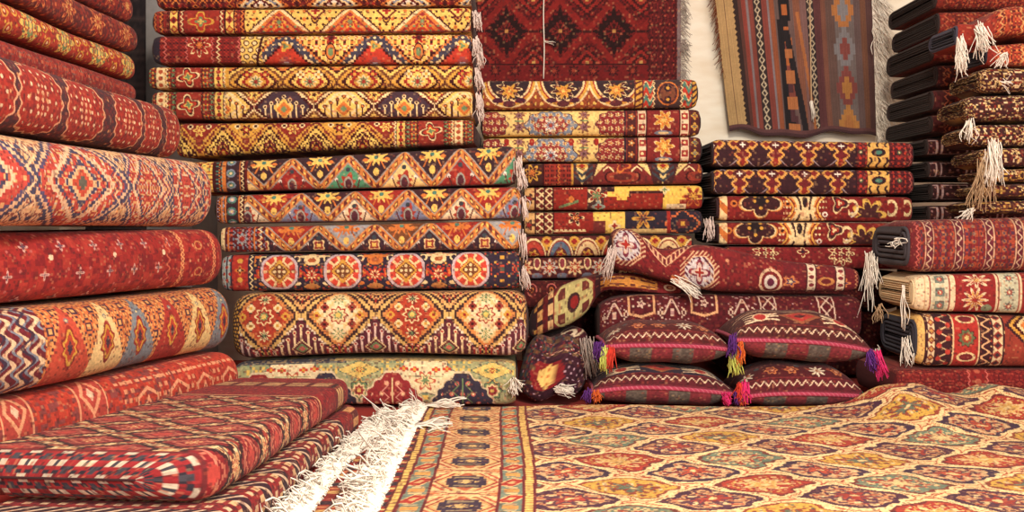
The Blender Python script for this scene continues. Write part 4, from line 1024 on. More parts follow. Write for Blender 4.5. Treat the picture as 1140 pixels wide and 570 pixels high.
    h1 = face(rn, 'roll with drooping navy-backed end and white tassels on the speckled pile', 'rolls on top of the speckled pile', [(1066, 25, 52), (1090, 26, 50), (1112, 10, 42), (1180, 8, 42)], proll, Y, seed=81, ends='L', rx=.8, depth=.15, er=.2, spiral=.012, edgecols=((58, 56, 70), (30, 28, 38)), dents=.004)
    h2 = face(rn, 'short roll with dark end tucked under the drooping navy-backed roll', 'rolls on top of the speckled pile', [(1098, 51, 73), (1180, 44, 73)], proll, Y, seed=82, ends='L', rx=.8, depth=.15, er=.2, spiral=.012, edgecols=((52, 50, 62), (28, 26, 34)))
    hang(h1, 1070, 44, 2.98, 36, .10, 21, d=(-.12, -.4, -1), jit=.007); hang(h1, 1090, 30, 2.99, 34, .085, 22, d=(.03, -.4, -1), jit=.007); hang(h2, 1118, 60, 2.97, 22, .05, 23, d=(-.7, -.4, -.7))
# ------------------------------------------------------------------ pile along the side wall (weave coordinate runs from the far end towards the viewer)
SIDE = 'rolled carpets in the pile along the side wall'
def pl1(K):
    K.fill((140, 32, 28)); K.noise(K.U > 0, 3, 2, (90, 24, 34), .4)
    K.flowers(K.U > 0, 40, 30, 12, 7, [(1, (206, 100, 54)), (.8, (150, 40, 32)), (.45, (214, 150, 80))], ox=22, oy=12, stag=True, amp=.35); return K
def pl2(K):
    K.fill((96, 28, 34)); K.noise(K.U > 0, 3, 2, (140, 36, 28), .45)
    K.flowers(K.U > 0, 62, 40, 16, 8, [(1, (216, 120, 60)), (.82, (150, 40, 30)), (.5, (220, 150, 80)), (.25, RED)], ox=36, oy=45, amp=.35); K.dots(K.U > 0, 20, 16, 2, (196, 90, 50), stag=True); return K
def pl3(K):
    K.fill((176, 46, 30)); K.noise(K.U > 0, 3, 4, (150, 34, 28), .35)
    for u in (28, 96, 164, 232, 300, 368):
        K.flower(u, 76, 21, 6, [(1, (130, 60, 36)), (.9, YEL), (.62, (190, 70, 40)), (.4, CRE), (.2, GRN)], amp=.3)
        K.kal(np.hypot(K.U - u, K.V - 76) < 15, 30, 30, 5, [GRN, YEL, (170, 60, 40)], ox=u, oy=76, k=2.2, dens=.5)
        for du, dv in ((26, -8), (34, 10), (42, -4)): K.ell(u + du, 76 + dv, 5.5, 5.5, [(1, GOLD), (.7, (170, 44, 30)), (.3, CRE)])
        K.dots((abs(K.U - u - 34) < 16), 9, 9, 1.4, GOLD, ox=u, stag=True)
    return K
def pl4(K):
    K.fill((158, 40, 34)); x = rep(K.U, 16); 
    K.c[(np.abs(x) / 8 + np.abs(rep(K.V, 12)) / 6) < .55] = (130, 44, 44); K.kal(K.U > 0, 16, 12, 4, [(120, 40, 48), (186, 70, 50), (140, 90, 80)], k=1.5, dens=.42); K.noise(K.U > 0, 4, 4, (136, 30, 32), .3); return K
def pl5(K):
    NV = (70, 34, 46); K.fill(NV); K.noise(K.U > 0, 3, 3, (104, 34, 40), .4)
    R = (168, 40, 32); CR = (226, 160, 120)
    for i, u in enumerate((30, 82, 138, 222, 300, 372)):
        r = (20, 22, 30, 36, 36, 36)[i]
        for dv in (0,):
            x = K.U - u; y = K.V - 151
            a = np.arctan2(y, x); d = (np.abs(x / r) ** 2.4 + np.abs(y / 36) ** 2.4) ** (1 / 2.4) / (.95 + .05 * np.cos(16 * a))
            K.c[d < 1] = CR; K.c[d < .94] = R; K.noise(d < .9, 3, i, (140, 32, 32), .35)
            K.dots(d < .8, 11, 11, 1.6, (232, 200, 160), ox=u, oy=151, stag=True); K.dots(d < .35, 8, 6, 2, CR, ox=u, oy=151)
    K.dots(K.U > 0, 26, 15, 1.4, (210, 140, 90), ox=8, stag=True); return K
def pl6(K):
    PK = (196, 66, 56); K.fill((222, 178, 130)); IND = (66, 66, 100)
    # stepped cream fields with indigo outlines on pink-red
    for i, (u, w) in enumerate(((12, 22), (70, 40), (150, 52), (262, 78), (402, 78))):
        x = K.U - u; y = K.V - 216
        d = np.abs(qz(x, 3)) / w + np.abs(qz(y, 3)) / 62
        for q, c in ((1.08, IND), (1.0, (228, 180, 140)), (.94, (80, 70, 110)), (.88, PK)): K.c[d < q] = c
        K.kal(d < .86, 24, 22, 3 + i, [(228, 170, 110), (170, 44, 44), (210, 190, 170)], ox=u, oy=216, k=2, dens=.42)
        K.c[(np.abs(d - .6) < .05)] = (232, 190, 150); K.c[(np.abs(d - .5) < .03)] = IND
        if i > 2:
            K.c[d < .34] = IND; K.c[d < .28] = (226, 180, 130); K.c[d < .2] = (200, 70, 50); K.c[d < .1] = (90, 90, 80)
    m = ~((np.abs(K.c - np.array(PK)).sum(-1)) < 1)
    g = (np.abs(K.c - np.array((222, 178, 130))).sum(-1) < 1)
    K.kal(g, 18, 20, 9, [(224, 150, 80), (150, 80, 70), IND, (232, 200, 160)], k=2, dens=.5)
    for u in (44, 112, 206, 332): K.zig(u, 6, 18, 2.4, (236, 196, 150)); K.zig(u + 5, 6, 18, 2, IND)
    return K
def pl7(K):
    R = (158, 34, 34); K.fill(R); K.noise(K.U > 0, 5, 3, (132, 26, 34), .4); K.noise(K.U > 0, 9, 7, (172, 46, 40), .25)
    f = K.U > 100
    K.flowers(f, 40, 25, 5.4, 4, [(1, (214, 160, 150)), (.6, (96, 70, 90))], ox=20, oy=268, stag=True, amp=.4)
    K.dots(f, 26, 17, 1.5, (190, 90, 84), stag=True, ox=7); K.dots(f, 81, 52, 2.6, (236, 206, 170), ox=30, oy=278, stag=True)
    for u, c in ((26, (226, 130, 84)), (82, (226, 140, 84)), (104, (206, 90, 66))): K.wave(u, 2.2, 9, 2.6, c); 
    K.wave(26, -2.2, 9, 1.6, (226, 150, 100)); K.wave(82, -2.2, 9, 1.6, (226, 150, 100)); K.vl(5, 1.6, (210, 110, 70))
    for v in (272, 300): K.ell(54, v, 7, 5, [(1, (206, 120, 70)), (.7, R)]); 
    K.dots((K.U > 34) & (K.U < 76), 14, 16, 1.6, (206, 130, 90), stag=True); return K
def pl8(K):
    ORG = (206, 112, 56); K.fill(ORG); f = (K.U < 292)
    K.kal(f, 22, 17, 6, [(70, 44, 62), (200, 90, 50), (226, 160, 90)], k=2, dens=.5, stag=True)
    cols = [(118, 128, 140), (232, 200, 130), (170, 46, 40), (118, 128, 140), (232, 196, 130), (196, 70, 50)]
    for i, u in enumerate((20, 68, 116, 168, 218, 266)):
        x = K.U - u; t = (374 - K.V) / 62.0          # 0 at the base, 1 at the tip
        d = np.abs(qz(x, 2)) - 25 * np.minimum(1 - t, 1.0)
        nb = (np.abs(x) < 25) & (t < 1.1); K.c[(d < 4) & nb] = (220, 140, 76); K.c[(np.abs(d - 2) < 1) & nb & (np.abs(rep(K.V, 5)) < 1.4)] = (90, 40, 50)
        K.c[(d < 0) & nb] = cols[i]
        y = K.V - 356
        for q, c in ((1, (150, 40, 36)), (.8, GOLD), (.6, (180, 60, 40)), (.3, (70, 44, 60))): K.c[(np.hypot(x / 9, y / 17) * (1 + .15 * np.cos(6 * np.arctan2(y, x))) < q) & (d < -1) & nb] = c
        K.flower(u, 332, 3.0, 6, [(1, (90, 110, 120)), (.5, CRE)], m=(d < 0) & nb)
    m = ~f; K.put(m, (110, 30, 44)); K.c[m & (np.abs(rep(K.U + np.sin(K.V * .35) * 5, 15)) < 2.6)] = (226, 190, 150); K.c[m & (np.abs(rep(K.U - 6 + np.sin(K.V * .35 + 1) * 5, 15)) < 1.6)] = (120, 130, 150); K.c[m & (np.abs(rep(K.U - 10 + np.sin(K.V * .3) * 6, 30)) < 2)] = (60, 44, 70)
    m = K.U > 345; K.put(m, (232, 206, 160)); K.flowers(m, 46, 44, 15, 6, [(1, (90, 80, 110)), (.85, (206, 110, 100)), (.5, CRE), (.25, (180, 50, 44))], ox=370, oy=350, amp=.3); K.zig(345, 3, 14, 3, (150, 40, 50))
    return K
def pl9(K):
    R = (198, 58, 42); K.fill(R); K.noise(K.U > 0, 5, 3, (174, 48, 40), .4); K.noise((K.U > 120), 4, 9, (140, 60, 60), .3)
    PK = (232, 150, 110)
    f = K.U < 200
    for u in (24, 70, 116, 162):
        x = K.U - u; y = K.V - 428
        e = np.maximum(np.abs(x) / 14, np.abs(y) / 24 + np.abs(x) / 40)
        K.c[f & (np.abs(e - .95) < .08)] = PK; e2 = np.abs(x) / 6 + np.abs(y + 2) / 13; K.c[f & (np.abs(e2 - .9) < .22)] = PK
        K.dots(f & (np.abs(x - 23) < 8), 8, 9, 2.2, (226, 140, 100), ox=u + 23, stag=True, sq=True)
        K.c[f & (np.abs(K.V - 396) < 1.6) & (np.abs(rep(K.U, 9)) < 3)] = PK
    for u in (214, 300):
        m = K.band(u, u + 32, (184, 62, 54)); K.vl(u, 2, PK); K.vl(u + 32, 2, PK); x = K.U - u - 16
        for v in (400, 440, 480): 
            e = np.abs(x) / 12 + np.abs(K.V - v) / 20; K.c[m & (np.abs(e - .9) < .16)] = PK; K.c[m & (e < .35)] = (226, 180, 150)
    return K
def pl10(K):
    R = (146, 26, 34); K.fill(R); K.noise(K.U > 0, 3, 3, (112, 20, 34), .35)
    CR = (214, 166, 110)
    K.noise(K.U < 26, 4, 5, (170, 40, 40), .3)
    m = K.band(50, 74, (150, 60, 44)); K.c[m & (np.abs(rep(K.V, 34)) < 12)] = CR; K.c[m & (np.abs(rep(K.U, 8)) < 1.5)] = (96, 30, 36); K.c[m & (np.abs(rep(K.V, 34)) > 15)] = (60, 24, 34)
    for u in (47, 77): K.vl(u, 2.4, (90, 24, 34))
    f = (K.U > 138) & (K.U < 386)
    K.kal(f, 17, 19, 5, [(222, 174, 116), (150, 50, 40), (232, 200, 150), (96, 84, 76), (214, 140, 86)], k=2, dens=.95)
    x1 = rep(K.U - 150, 58); y1 = rep(K.V, 78); x2 = rep(K.U - 179, 58); y2 = rep(K.V - 39, 78)
    for x, y in ((x1, y1), (x2, y2)):
        d = np.abs(qz(x, 2)) / 29 + np.abs(qz(y, 2)) / 39
        K.c[f & (d < .82)] = (50, 18, 28); K.c[f & (d < .66)] = (134, 24, 34); K.c[f & (d < .66) & (np.abs(rep(K.U, 14)) < 1) ] = (196, 110, 90); K.c[f & (d < .26)] = (190, 60, 54); K.c[f & (np.abs(d - .42) < .05)] = (196, 100, 80)
    K.flowers(f, 58, 39, 7, 8, [(1, (226, 180, 120)), (.7, (196, 60, 46)), (.35, (226, 190, 130))], ox=179, oy=0, amp=.3)
    K.vl(138, 3, (110, 30, 36)); K.vl(133, 2, CR)
    m = K.U >= 386; K.put(m, (206, 188, 164)); K.kal(m, 26, 24, 8, [(60, 60, 72), (44, 40, 54), (150, 36, 42), (130, 30, 38), (190, 176, 156), (150, 34, 40)], ox=398, oy=0, k=2.6, dens=.9)
    K.vl(386, 3, (110, 34, 40)); 
    return K
def pl11(K):
    R = (142, 26, 32); K.fill(R); K.noise(K.U > 0, 3, 3, (104, 20, 30), .35)
    m = K.band(20, 44, (96, 28, 34)); K.c[m & (np.abs(rep(K.V, 16)) < 4)] = (214, 150, 90)
    f = K.U > 70
    for u in range(86, 480, 38):
        mm = K.band(u, u + 15, (52, 24, 40)); K.c[mm & (np.abs(rep(K.V + (K.U - u), 13)) < 2)] = (216, 180, 150); mm = K.band(u + 15, u + 22, (216, 170, 120)); K.c[mm & (np.abs(rep(K.V, 9)) < 2)] = (150, 40, 40)
        K.dots(K.band(u + 23, u + 37), 60, 13, 2.6, (222, 180, 140), ox=u + 30, sq=True)
    return K
def side_pile():
    Yf = 2.88; n = 'rolled_carpet'
    rows = [(152, -4, 28, -38, pl1, 'red roll with orange rosettes, topmost of the pile along the side wall'),
            (155, 30, 61, 0, pl2, 'dark red roll with orange rosettes, under the topmost side-pile roll'),
            (153, 63, 91, 40, pl3, 'red roll with large yellow blossoms in the pile along the side wall'),
            (155, 93, 117, 76, pl4, 'finely dotted dull red roll just below the yellow-blossom roll'),
            (204, 120, 178, 147, pl5, 'red roll with white-dotted lobed medallions on dark plum'),
            (239, 180, 253, 150, pl6, 'pink and cream roll with indigo outlines, above the plain red dotted roll'),
            (251, 255, 316, 339, pl7, 'plain red roll with tiny pale flowers and wavy end lines'),
            (261, 318, 387, 438, pl8, 'orange roll with tall cream, blue and red pointed panels'),
            (272, 389, 452, 440, pl9, 'bright orange-red roll with pale outlined lozenges, lowest of the side-pile rolls')]
    for i, (xr, yt, yb, yn, pat, lab) in enumerate(rows):
        zt = P3(0, yt, Yf)[2] - .001; zb = P3(0, yb, Yf)[2] + .001
        a = (zt - zb) / 2
        zn = zt if yn < 252 and i == 5 or i == 8 else zb
        Yn = (zn - EYE) * -F_PX / (yn - HZ)
        rx = .8; r0 = rx * a
        xf = P3(xr, 200, Yf)[0] - r0 * .92; xn = P3(0, 200, Yn)[0]
        dx, dy = xf - xn, Yf - Yn; k = .45
        zc = (zt + zb) / 2
        L = math.hypot(dx, dy) * (1 + k / math.hypot(dx, dy))
        xe, ye = xn - dx * k / math.hypot(dx, dy), Yn - dy * k / math.hypot(dx, dy)
        vm = (yt + yb) / 2
        carpet(n, lab, SIDE, [(xe, ye, zc, a), (xf, Yf, zc, a)], pat, 379, [L * 379, 0], vmid=vm, rx=rx, depth=.3, er=.42, endr=.05, seed=90 + i, sup=2.4, wob=.004, res=.75)
    g = 'thick folded carpets on the floor by the side pile'
    a = .034; r0 = .9 * a
    carpet('folded_carpet', 'thick folded red and cream carpet with lozenge rows, lying on another by the side pile', g,
           [(-.525 - r0, 1.685, .122, .050), (-.50 - r0, 2.05, .114, .041), (-.43 - r0, 2.74, .109, a)], pl10, 379, [398, 264, 0], vmid=0, rx=.9, depth=.40, top=.40, bot=.34, er=.96, endr=.048, seed=101, plan=.09, dscale=(1.0, .70), res=.75, sup=2.8, wob=.004)
    a = .034
    carpet('folded_carpet', 'dark red striped folded carpet beneath the thick lozenge carpet', g,
           [(-.485 - r0, 1.62, .037, a), (-.41 - r0, 2.72, .037, a)], pl11, 379, [1.1 * 379, 0], vmid=0, rx=.9, depth=.40, top=.40, dscale=(1.0, .7), er=.96, endr=.026, seed=102, plan=.07, res=.75, sup=2.8, wob=.004)
    # dark hanging and grey post behind
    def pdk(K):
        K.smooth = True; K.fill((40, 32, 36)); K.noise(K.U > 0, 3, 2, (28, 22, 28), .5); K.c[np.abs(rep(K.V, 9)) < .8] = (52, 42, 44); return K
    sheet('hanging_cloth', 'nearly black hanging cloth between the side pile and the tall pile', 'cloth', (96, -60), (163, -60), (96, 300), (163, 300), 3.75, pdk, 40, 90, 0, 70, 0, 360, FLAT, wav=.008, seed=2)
    p0 = P3(160, 200, 3.84); p1 = P3(215, 200, 3.84)
    v = [(x, y, z) for x in (p0[0], p1[0]) for y in (3.82, 4.149) for z in (0, 2.5)]
    o = link('pillar', v, [(0, 1, 3, 2), (4, 6, 7, 5), (0, 4, 5, 1), (2, 3, 7, 6), (0, 2, 6, 4), (1, 5, 7, 3)], plain('grey_painted_post', (150, 146, 148), scale=40), smooth=False); tag(o, kind='structure')
# ------------------------------------------------------------------ soft pile, cushions, spread carpet
def pm3(K):
    R = (124, 26, 32); K.fill(R); K.noise(K.U > 0, 3, 3, (104, 22, 30), .3); K.dots(K.U > 0, 24, 22, 1.8, (190, 120, 90), stag=True, ox=6)
    for cx, cy in ((697, 290), (779, 300)):
        x = K.U - cx; y = K.V - cy; d = np.abs(qz(x, 2)) / 24 + np.abs(qz(y, 2)) / 24; d = np.maximum(d * .8, np.maximum(np.abs(x) / 22, np.abs(y) / 21))
        K.c[d < 1] = (216, 170, 130); K.c[(d < 1) & (d > .74) & (np.abs(rep(K.U + K.V, 5)) < 1.6)] = R; K.c[d < .72] = (196, 186, 190); K.c[(d < .72) & (d > .6) & (np.abs(rep(K.U - K.V, 6)) < 1.5)] = (90, 30, 60)
        K.flower(cx, cy, 9, 4, [(1.4, (120, 34, 60)), (1, (206, 180, 170)), (.55, RED)], amp=.3)
    for s in (-1, 1):
        e = np.abs((K.V - 283) - s * .0 - (np.abs(K.U - 741) * -.85) ); 
    e = np.abs(K.V - 292 + np.abs(K.U - 741) * .9); K.c[(e < 6) & (np.abs(K.U - 741) < 40)] = (216, 160, 120); K.c[(e < 4) & (np.abs(K.U - 741) < 40) & (np.abs(rep(K.U, 5)) < 1.5)] = (110, 30, 40)
    for cx in (868, 895): pass
    K.ell(858, 304, 13, 17, [(1, (222, 180, 140)), (.8, R), (.55, (216, 200, 190)), (.3, (100, 30, 60))])
    m = K.U > 872; K.put(m, (110, 24, 34)); K.flowers(m, 58, 30, 9, 5, [(1, (200, 110, 60)), (.6, (70, 50, 90)), (.3, CRE)], ox=880, oy=302, stag=True)
    for x in (903, 935): 
        mm = K.band(x - 4.5, x + 4.5, (226, 200, 170)); K.dots(mm, 60, 12, 3, (130, 40, 50), ox=x, oy=306); K.vl(x - 5, 1.4, (70, 20, 30)); K.vl(x + 5, 1.4, (70, 20, 30))
    K.ell(919, 300, 9, 7, [(1, (190, 120, 60)), (.6, (110, 30, 36))], m=m); K.zig(954, 2, 8, 2, (206, 130, 90)); return K
def pm4(K):
    R = (92, 20, 30); K.fill(R); K.noise(K.U > 0, 3, 3, (76, 16, 26), .35); LN = (206, 170, 150)
    for cx in (714, 784):
        x = K.U - cx; y = K.V - 338; e = np.maximum(np.abs(x) / 15, np.abs(y) / 17 + np.abs(x) / 60); K.c[np.abs(e - .93) < .08] = (222, 160, 110); K.flower(cx, 340, 5, 5, [(1, LN), (.5, R)]); K.dots(e < .7, 9, 9, 1.4, LN, ox=cx)
    for cx in (684, 748, 826):
        m = abs(K.U - cx) < 16; K.kal(m & (abs(K.V - 350) < 20), 40, 44, 6, [LN, (170, 120, 120)], ox=cx, oy=350, k=2, dens=.22); K.c[m & (np.abs(np.abs(K.U - cx) - (K.V - 334) * .5) < 1) & (K.V > 334) & (K.V < 352)] = LN
    for cx in (855, 920):
        x = K.U - cx; e = np.maximum(np.abs(x - (K.V - 345) * .1) / 9, np.abs(K.V - 345) / 18); K.c[np.abs(e - .93) < .09] = LN; K.c[(e < .8) & (np.abs(np.abs(x) - np.abs(rep(K.V, 16)) * .8) < 1)] = LN
    K.dots(K.U > 0, 21, 17, .9, (180, 130, 130), stag=True); return K
def pm1(K):
    R = (104, 22, 26); K.fill(R); K.noise(K.U > 0, 3, 3, (84, 18, 26), .35)
    x = K.U - 640; y = K.V - 332
    d = np.maximum(np.maximum(np.abs(x) / 21, np.abs(y) / 19), (np.abs(x) + np.abs(y)) / 30)
    K.c[d < 1.08] = (130, 40, 40); K.c[d < 1] = (196, 180, 110); K.c[(d < .9) & (np.abs(np.abs(x) - 13) < 4) & (np.abs(np.abs(y) - 9) < 4)] = (104, 40, 36); K.c[np.hypot(x, y) < 7] = (60, 30, 34); K.c[np.hypot(x - 1, y) < 4.5] = (150, 30, 30)
    for x0, x1, c in ((600, 606, (216, 150, 80)), (612, 618, (220, 170, 110))):
        m = K.band(x0, x1, c); K.c[m & (np.abs(rep(K.V, 12)) < 2)] = (50, 24, 30)
    K.put(K.U < 599, (44, 24, 30)); K.noise(K.U < 599, 4, 6, (206, 140, 60), .12)
    m = (K.U > 668) & (K.U < 738); K.put(m & (np.abs(K.V - 330) < 9), (206, 132, 50)); K.kal(m & (np.abs(K.V - 330) < 8), 34, 18, 4, [(90, 40, 40), (120, 60, 40)], ox=705, oy=330, k=3, dens=.4)
    K.put((K.U > 664) & (K.U < 669), (60, 24, 34))
    m = (K.U > 732); K.put(m, (122, 28, 34)); K.ell(746, 330, 7, 9, [(1, (226, 200, 170)), (.6, (130, 40, 40)), (.3, (210, 150, 110))]); return K
def pscroll(K):
    K.fill((70, 20, 32)); K.noise(K.U > 0, 3, 3, (54, 16, 28), .35); K.ell(638, 366, 13, 12, [(1, (226, 196, 160)), (.84, (96, 24, 34)), (.5, (70, 20, 32))]); K.ell(632, 371, 9, 6, [(1, (226, 200, 170)), (.5, (70, 20, 32))]); K.ell(612, 368, 7, 6, [(1, (52, 44, 66))]); return K
def soft_pile():
    g = 'soft folded carpets heaped behind the cushions'; n = 'folded_carpet'
    o1 = face(n, 'draped carpet with a pale green octagon and orange panels behind the cushions', g, [(590, 346, 380, 3.30), (610, 328, 371, 3.27), (638, 314, 361, 3.26), (655, 308, 348, 3.26), (668, 306, 328, 3.26), (700, 304, 325, 3.26), (730, 311, 327, 3.26), (758, 317, 328, 3.27)], pm1, 3.26, seed=111, depth=.07, dents=.005, er=.5, endr=.04)
    o2 = face(n, 'dark plum folded cloth with a white scroll, between green-octagon carpet and dotted bag', g, [(598, 383, 404, 3.285), (622, 374, 430, 3.262), (654, 360, 440, 3.262)], pscroll, 3.26, seed=112, depth=.1, dents=.004, er=.5)
    o3 = face('rolled_carpet', 'saddle-shaped red roll with white-edged medallions lying over the soft pile', g, [(682, 253, 302, 3.2), (702, 254, 304, 3.19), (734, 276, 311, 3.18), (782, 273, 323, 3.18), (870, 289, 326, 3.18), (956, 298, 325, 3.2)], pm3, 3.18, seed=113, depth=.05, er=.4, wob=.004, rx=.9)
    o4 = face(n, 'long wine-red folded carpet with thin cream outlines behind the cushions', g, [(668, 336, 390, 3.225), (692, 331, 388, 3.215), (760, 328, 386, 3.212), (860, 329, 384, 3.212), (960, 329, 380, 3.212)], pm4, 3.212, seed=114, depth=.1, er=.25, wob=.004, rx=.7)
    rs = np.random.RandomState(3)
    strands('tassel', tuft(P3(752, 312, 3.17), (.85, -.35, -.5), .085, 34, .09, .01, rs, .006), YARN, o1, 2, r=.002)
    strands('orange_tie', tuft(P3(747, 310, 3.18), (.9, -.3, -.4), .035, 16, .15, .0, rs, .004), plain('orange_wool', (214, 110, 50)), o1, 3, r=.002)
    strands('tassel', tuft(P3(683, 276, 3.16), (-.28, -.15, -1), .10, 30, .07, .0, rs, .006), YARN_P, o3, 4, r=.002)
    # dotted bag
    def bagpat(K):
        K.fill((58, 22, 40)); K.noise(K.U > 0, 3, 3, (44, 16, 32), .35); K.dots(K.U > 0, 7, 7, .9, (190, 150, 170), stag=True)
        x = K.U - 606; y = K.V - 414; 
        d = np.maximum(np.abs(x - y * .2) / 20, np.abs(y) / 15); d = np.maximum(d, (np.abs(x) + np.abs(y)) / 27); K.c[d < 1] = (134, 24, 32); d = np.maximum(np.abs(x) / 11, (np.abs(x) + np.abs(y)) / 15); K.c[d < 1] = (232, 190, 100); K.dots(d < .7, 8, 8, 1.6, (200, 110, 50), ox=606, oy=414)
        K.hzig(388 , 2, 9, 1.4, (200, 150, 120), K.U > 600); K.kal((K.U < 590) | (K.V < 392), 24, 16, 5, [(90, 60, 40), (40, 50, 60), (110, 30, 40)], k=2, dens=.3); return K
    nu, nv = 150, 150
    th, ph = np.meshgrid(np.linspace(-np.pi, np.pi, nu), np.linspace(-np.pi / 2, np.pi / 2, nv), indexing='ij')
    sp = lambda v, e: np.sign(v) * np.abs(v) ** e
    X = sp(np.cos(ph), .55) * sp(np.sin(th), .6); Y = -sp(np.cos(ph), .55) * sp(np.cos(th), .7); Z = sp(np.sin(ph), .7)
    c = np.array(P3(617, 408, 3.13)); hx, hy, hz = .104, .065, .097
    fold = 1 + .05 * np.sin(X * 5 + Z * 4) + .035 * np.sin(X * 11 - Z * 7 + 1)
    px = c[0] + hx * X * (1 + .10 * Z * -1) + .018 * Z; py = c[1] + hy * Y * fold; pz = c[2] + hz * Z * (1 - .10 * X) + .008 * np.sin(X * 6)
    pz = np.maximum(pz, .003)
    K = Weave(614 + X * 40, 408 - Z * 35); col = bagpat(K).done(3)
    bag = link('bag', np.stack([px, py, pz], -1).reshape(-1, 3), quads(nu, nv), PILE, col.reshape(-1, 3)); tag(bag, 'dark purple dotted bag with a yellow hexagon, beside the thick gold roll', 'bag')
    strands('tassel', tuft(P3(654, 380, 3.08), (.12, -.1, -1), .10, 60, .07, .0, rs, .010), YARN_G, bag, 5, r=.0022)
    strands('tassel', tuft(P3(620, 433, 3.05), (1, -.2, -.05), .05, 40, .16, .0, rs, .006), YARN, bag, 6, r=.0022)
    strands('tassel', tuft(P3(572, 425, 3.0), (.05, -.2, -1), .035, 50, .2, .0, rs, .007), YARN, bag, 7, r=.0022)

def cushion(label, cx, cy, zs, hx, hy, ht, hb, tilt, pat, seed, tass):
    """square cushion: embroidered upper panel, checked underside, corded seam and corner tassels"""
    root = bpy.data.objects.new('cushion', None); C.objects.link(root); root.location = (cx, cy, zs - hb); tag(root, label, 'cushion', 'embroidered cushions stacked in front of the soft pile')
    n = 150; s, t = np.meshgrid(np.linspace(-1, 1, n), np.linspace(-1, 1, n), indexing='ij')
    s = np.sign(s) * (1 - (1 - np.abs(s)) ** 1.5); t = np.sign(t) * (1 - (1 - np.abs(t)) ** 1.6)
    rs = np.random.RandomState(seed)
    X = hx * s * (1 - .05 * (1 - t ** 2) * s ** 2); Y = hy * t * (1 - .06 * (1 - s ** 2) * t ** 2)
    prof = ((1 - np.abs(s) ** 3.0) * (1 - np.abs(t) ** 3.0)) ** .5
    puck = 1 + .06 * np.sin(s * 7 + seed) * (1 - np.abs(t)) + .04 * np.sin(s * 13 + seed * 2) * np.exp(-((t + .8) / .25) ** 2)
    base = -tilt * s * hx + .014 * (1 - s ** 2) - .006 + .004 * np.sin(s * 2.2 + seed)
    def mk(z): return np.stack([X, Y, hb + base + z], -1)
    top = mk(ht * prof * puck); bot = mk(-hb * prof * puck)
    # distance over the cloth from the front seam
    d = np.zeros_like(s); d[:, 1:] = np.cumsum(np.linalg.norm(np.diff(top, axis=1), axis=2), 1)
    U = s * hx * 360; V = d * 360
    K = Weave(U, V); pat(K); col = K.done(seed)
    link('upper_panel', top.reshape(-1, 3), quads(n, n), FLAT, col.reshape(-1, 3), root)
    d2 = np.zeros_like(s); d2[:, 1:] = np.cumsum(np.linalg.norm(np.diff(bot, axis=1), axis=2), 1)
    K = Weave(U, d2 * 360); K.fill((86, 76, 72)); K.noise(K.U > -999, 2.4, 4, (104, 92, 86), .4)
    K.c[np.abs(rep(K.U + 6, 46)) < 11.5] = (140, 44, 56); K.noise(np.abs(rep(K.U + 6, 46)) < 11.5, 2.4, 5, (120, 38, 50), .4)
    K.c[(np.abs(rep(K.V, 46)) > 17)] *= .8
    link('checked_panel', bot.reshape(-1, 3), quads(n, n)[:, ::-1], FLAT, K.done(seed).reshape(-1, 3), root)
    # corded seam
    idx = [(i, 0) for i in range(n)] + [(n - 1, j) for j in range(1, n)] + [(i, n - 1) for i in range(n - 2, -1, -1)] + [(0, j) for j in range(n - 2, 0, -1)]
    ctr = np.array([mk(np.zeros_like(s))[i, j] for i, j in idx]); m = len(ctr); vs = []; cols = []
    nrm = ctr - np.array([0, 0, hb]); nrm[:, 2] = 0; nrm /= np.linalg.norm(nrm, axis=1)[:, None]
    for k in range(8):
        a = k * math.pi / 4; vs.append(ctr + .0065 * (math.cos(a) * nrm + math.sin(a) * np.array([0, 0, 1.0])))
        cc = np.tile(np.array((166, 58, 84), float), (m, 1)); cc[(np.arange(m) + k) % 4 == 0] = (190, 100, 120); cols.append(cc)
    vs = np.stack(vs, 1); cols = np.stack(cols, 1)
    fs = np.array([(i * 8 + k, ((i + 1) % m) * 8 + k, ((i + 1) % m) * 8 + (k + 1) % 8, i * 8 + (k + 1) % 8) for i in range(m) for k in range(8)])
    link('corded_seam', vs.reshape(-1, 3), fs[:, ::-1], FLAT, cols.reshape(-1, 3), root)
    for (sx, col, dx, ln, dz) in tass:
        i = 0 if sx < 0 else n - 1; p = mk(np.zeros_like(s))[i, 0] + np.array([dx, -.008, dz])
        strands('tassel', tuft(p, (.12 * sx, -.35, -1), ln, 46, .13, .0, rs, .005), plain('dyed_wool', col, scale=300), root, seed + int(abs(dx) * 1000), r=.0021, seg=4, curl=.008)
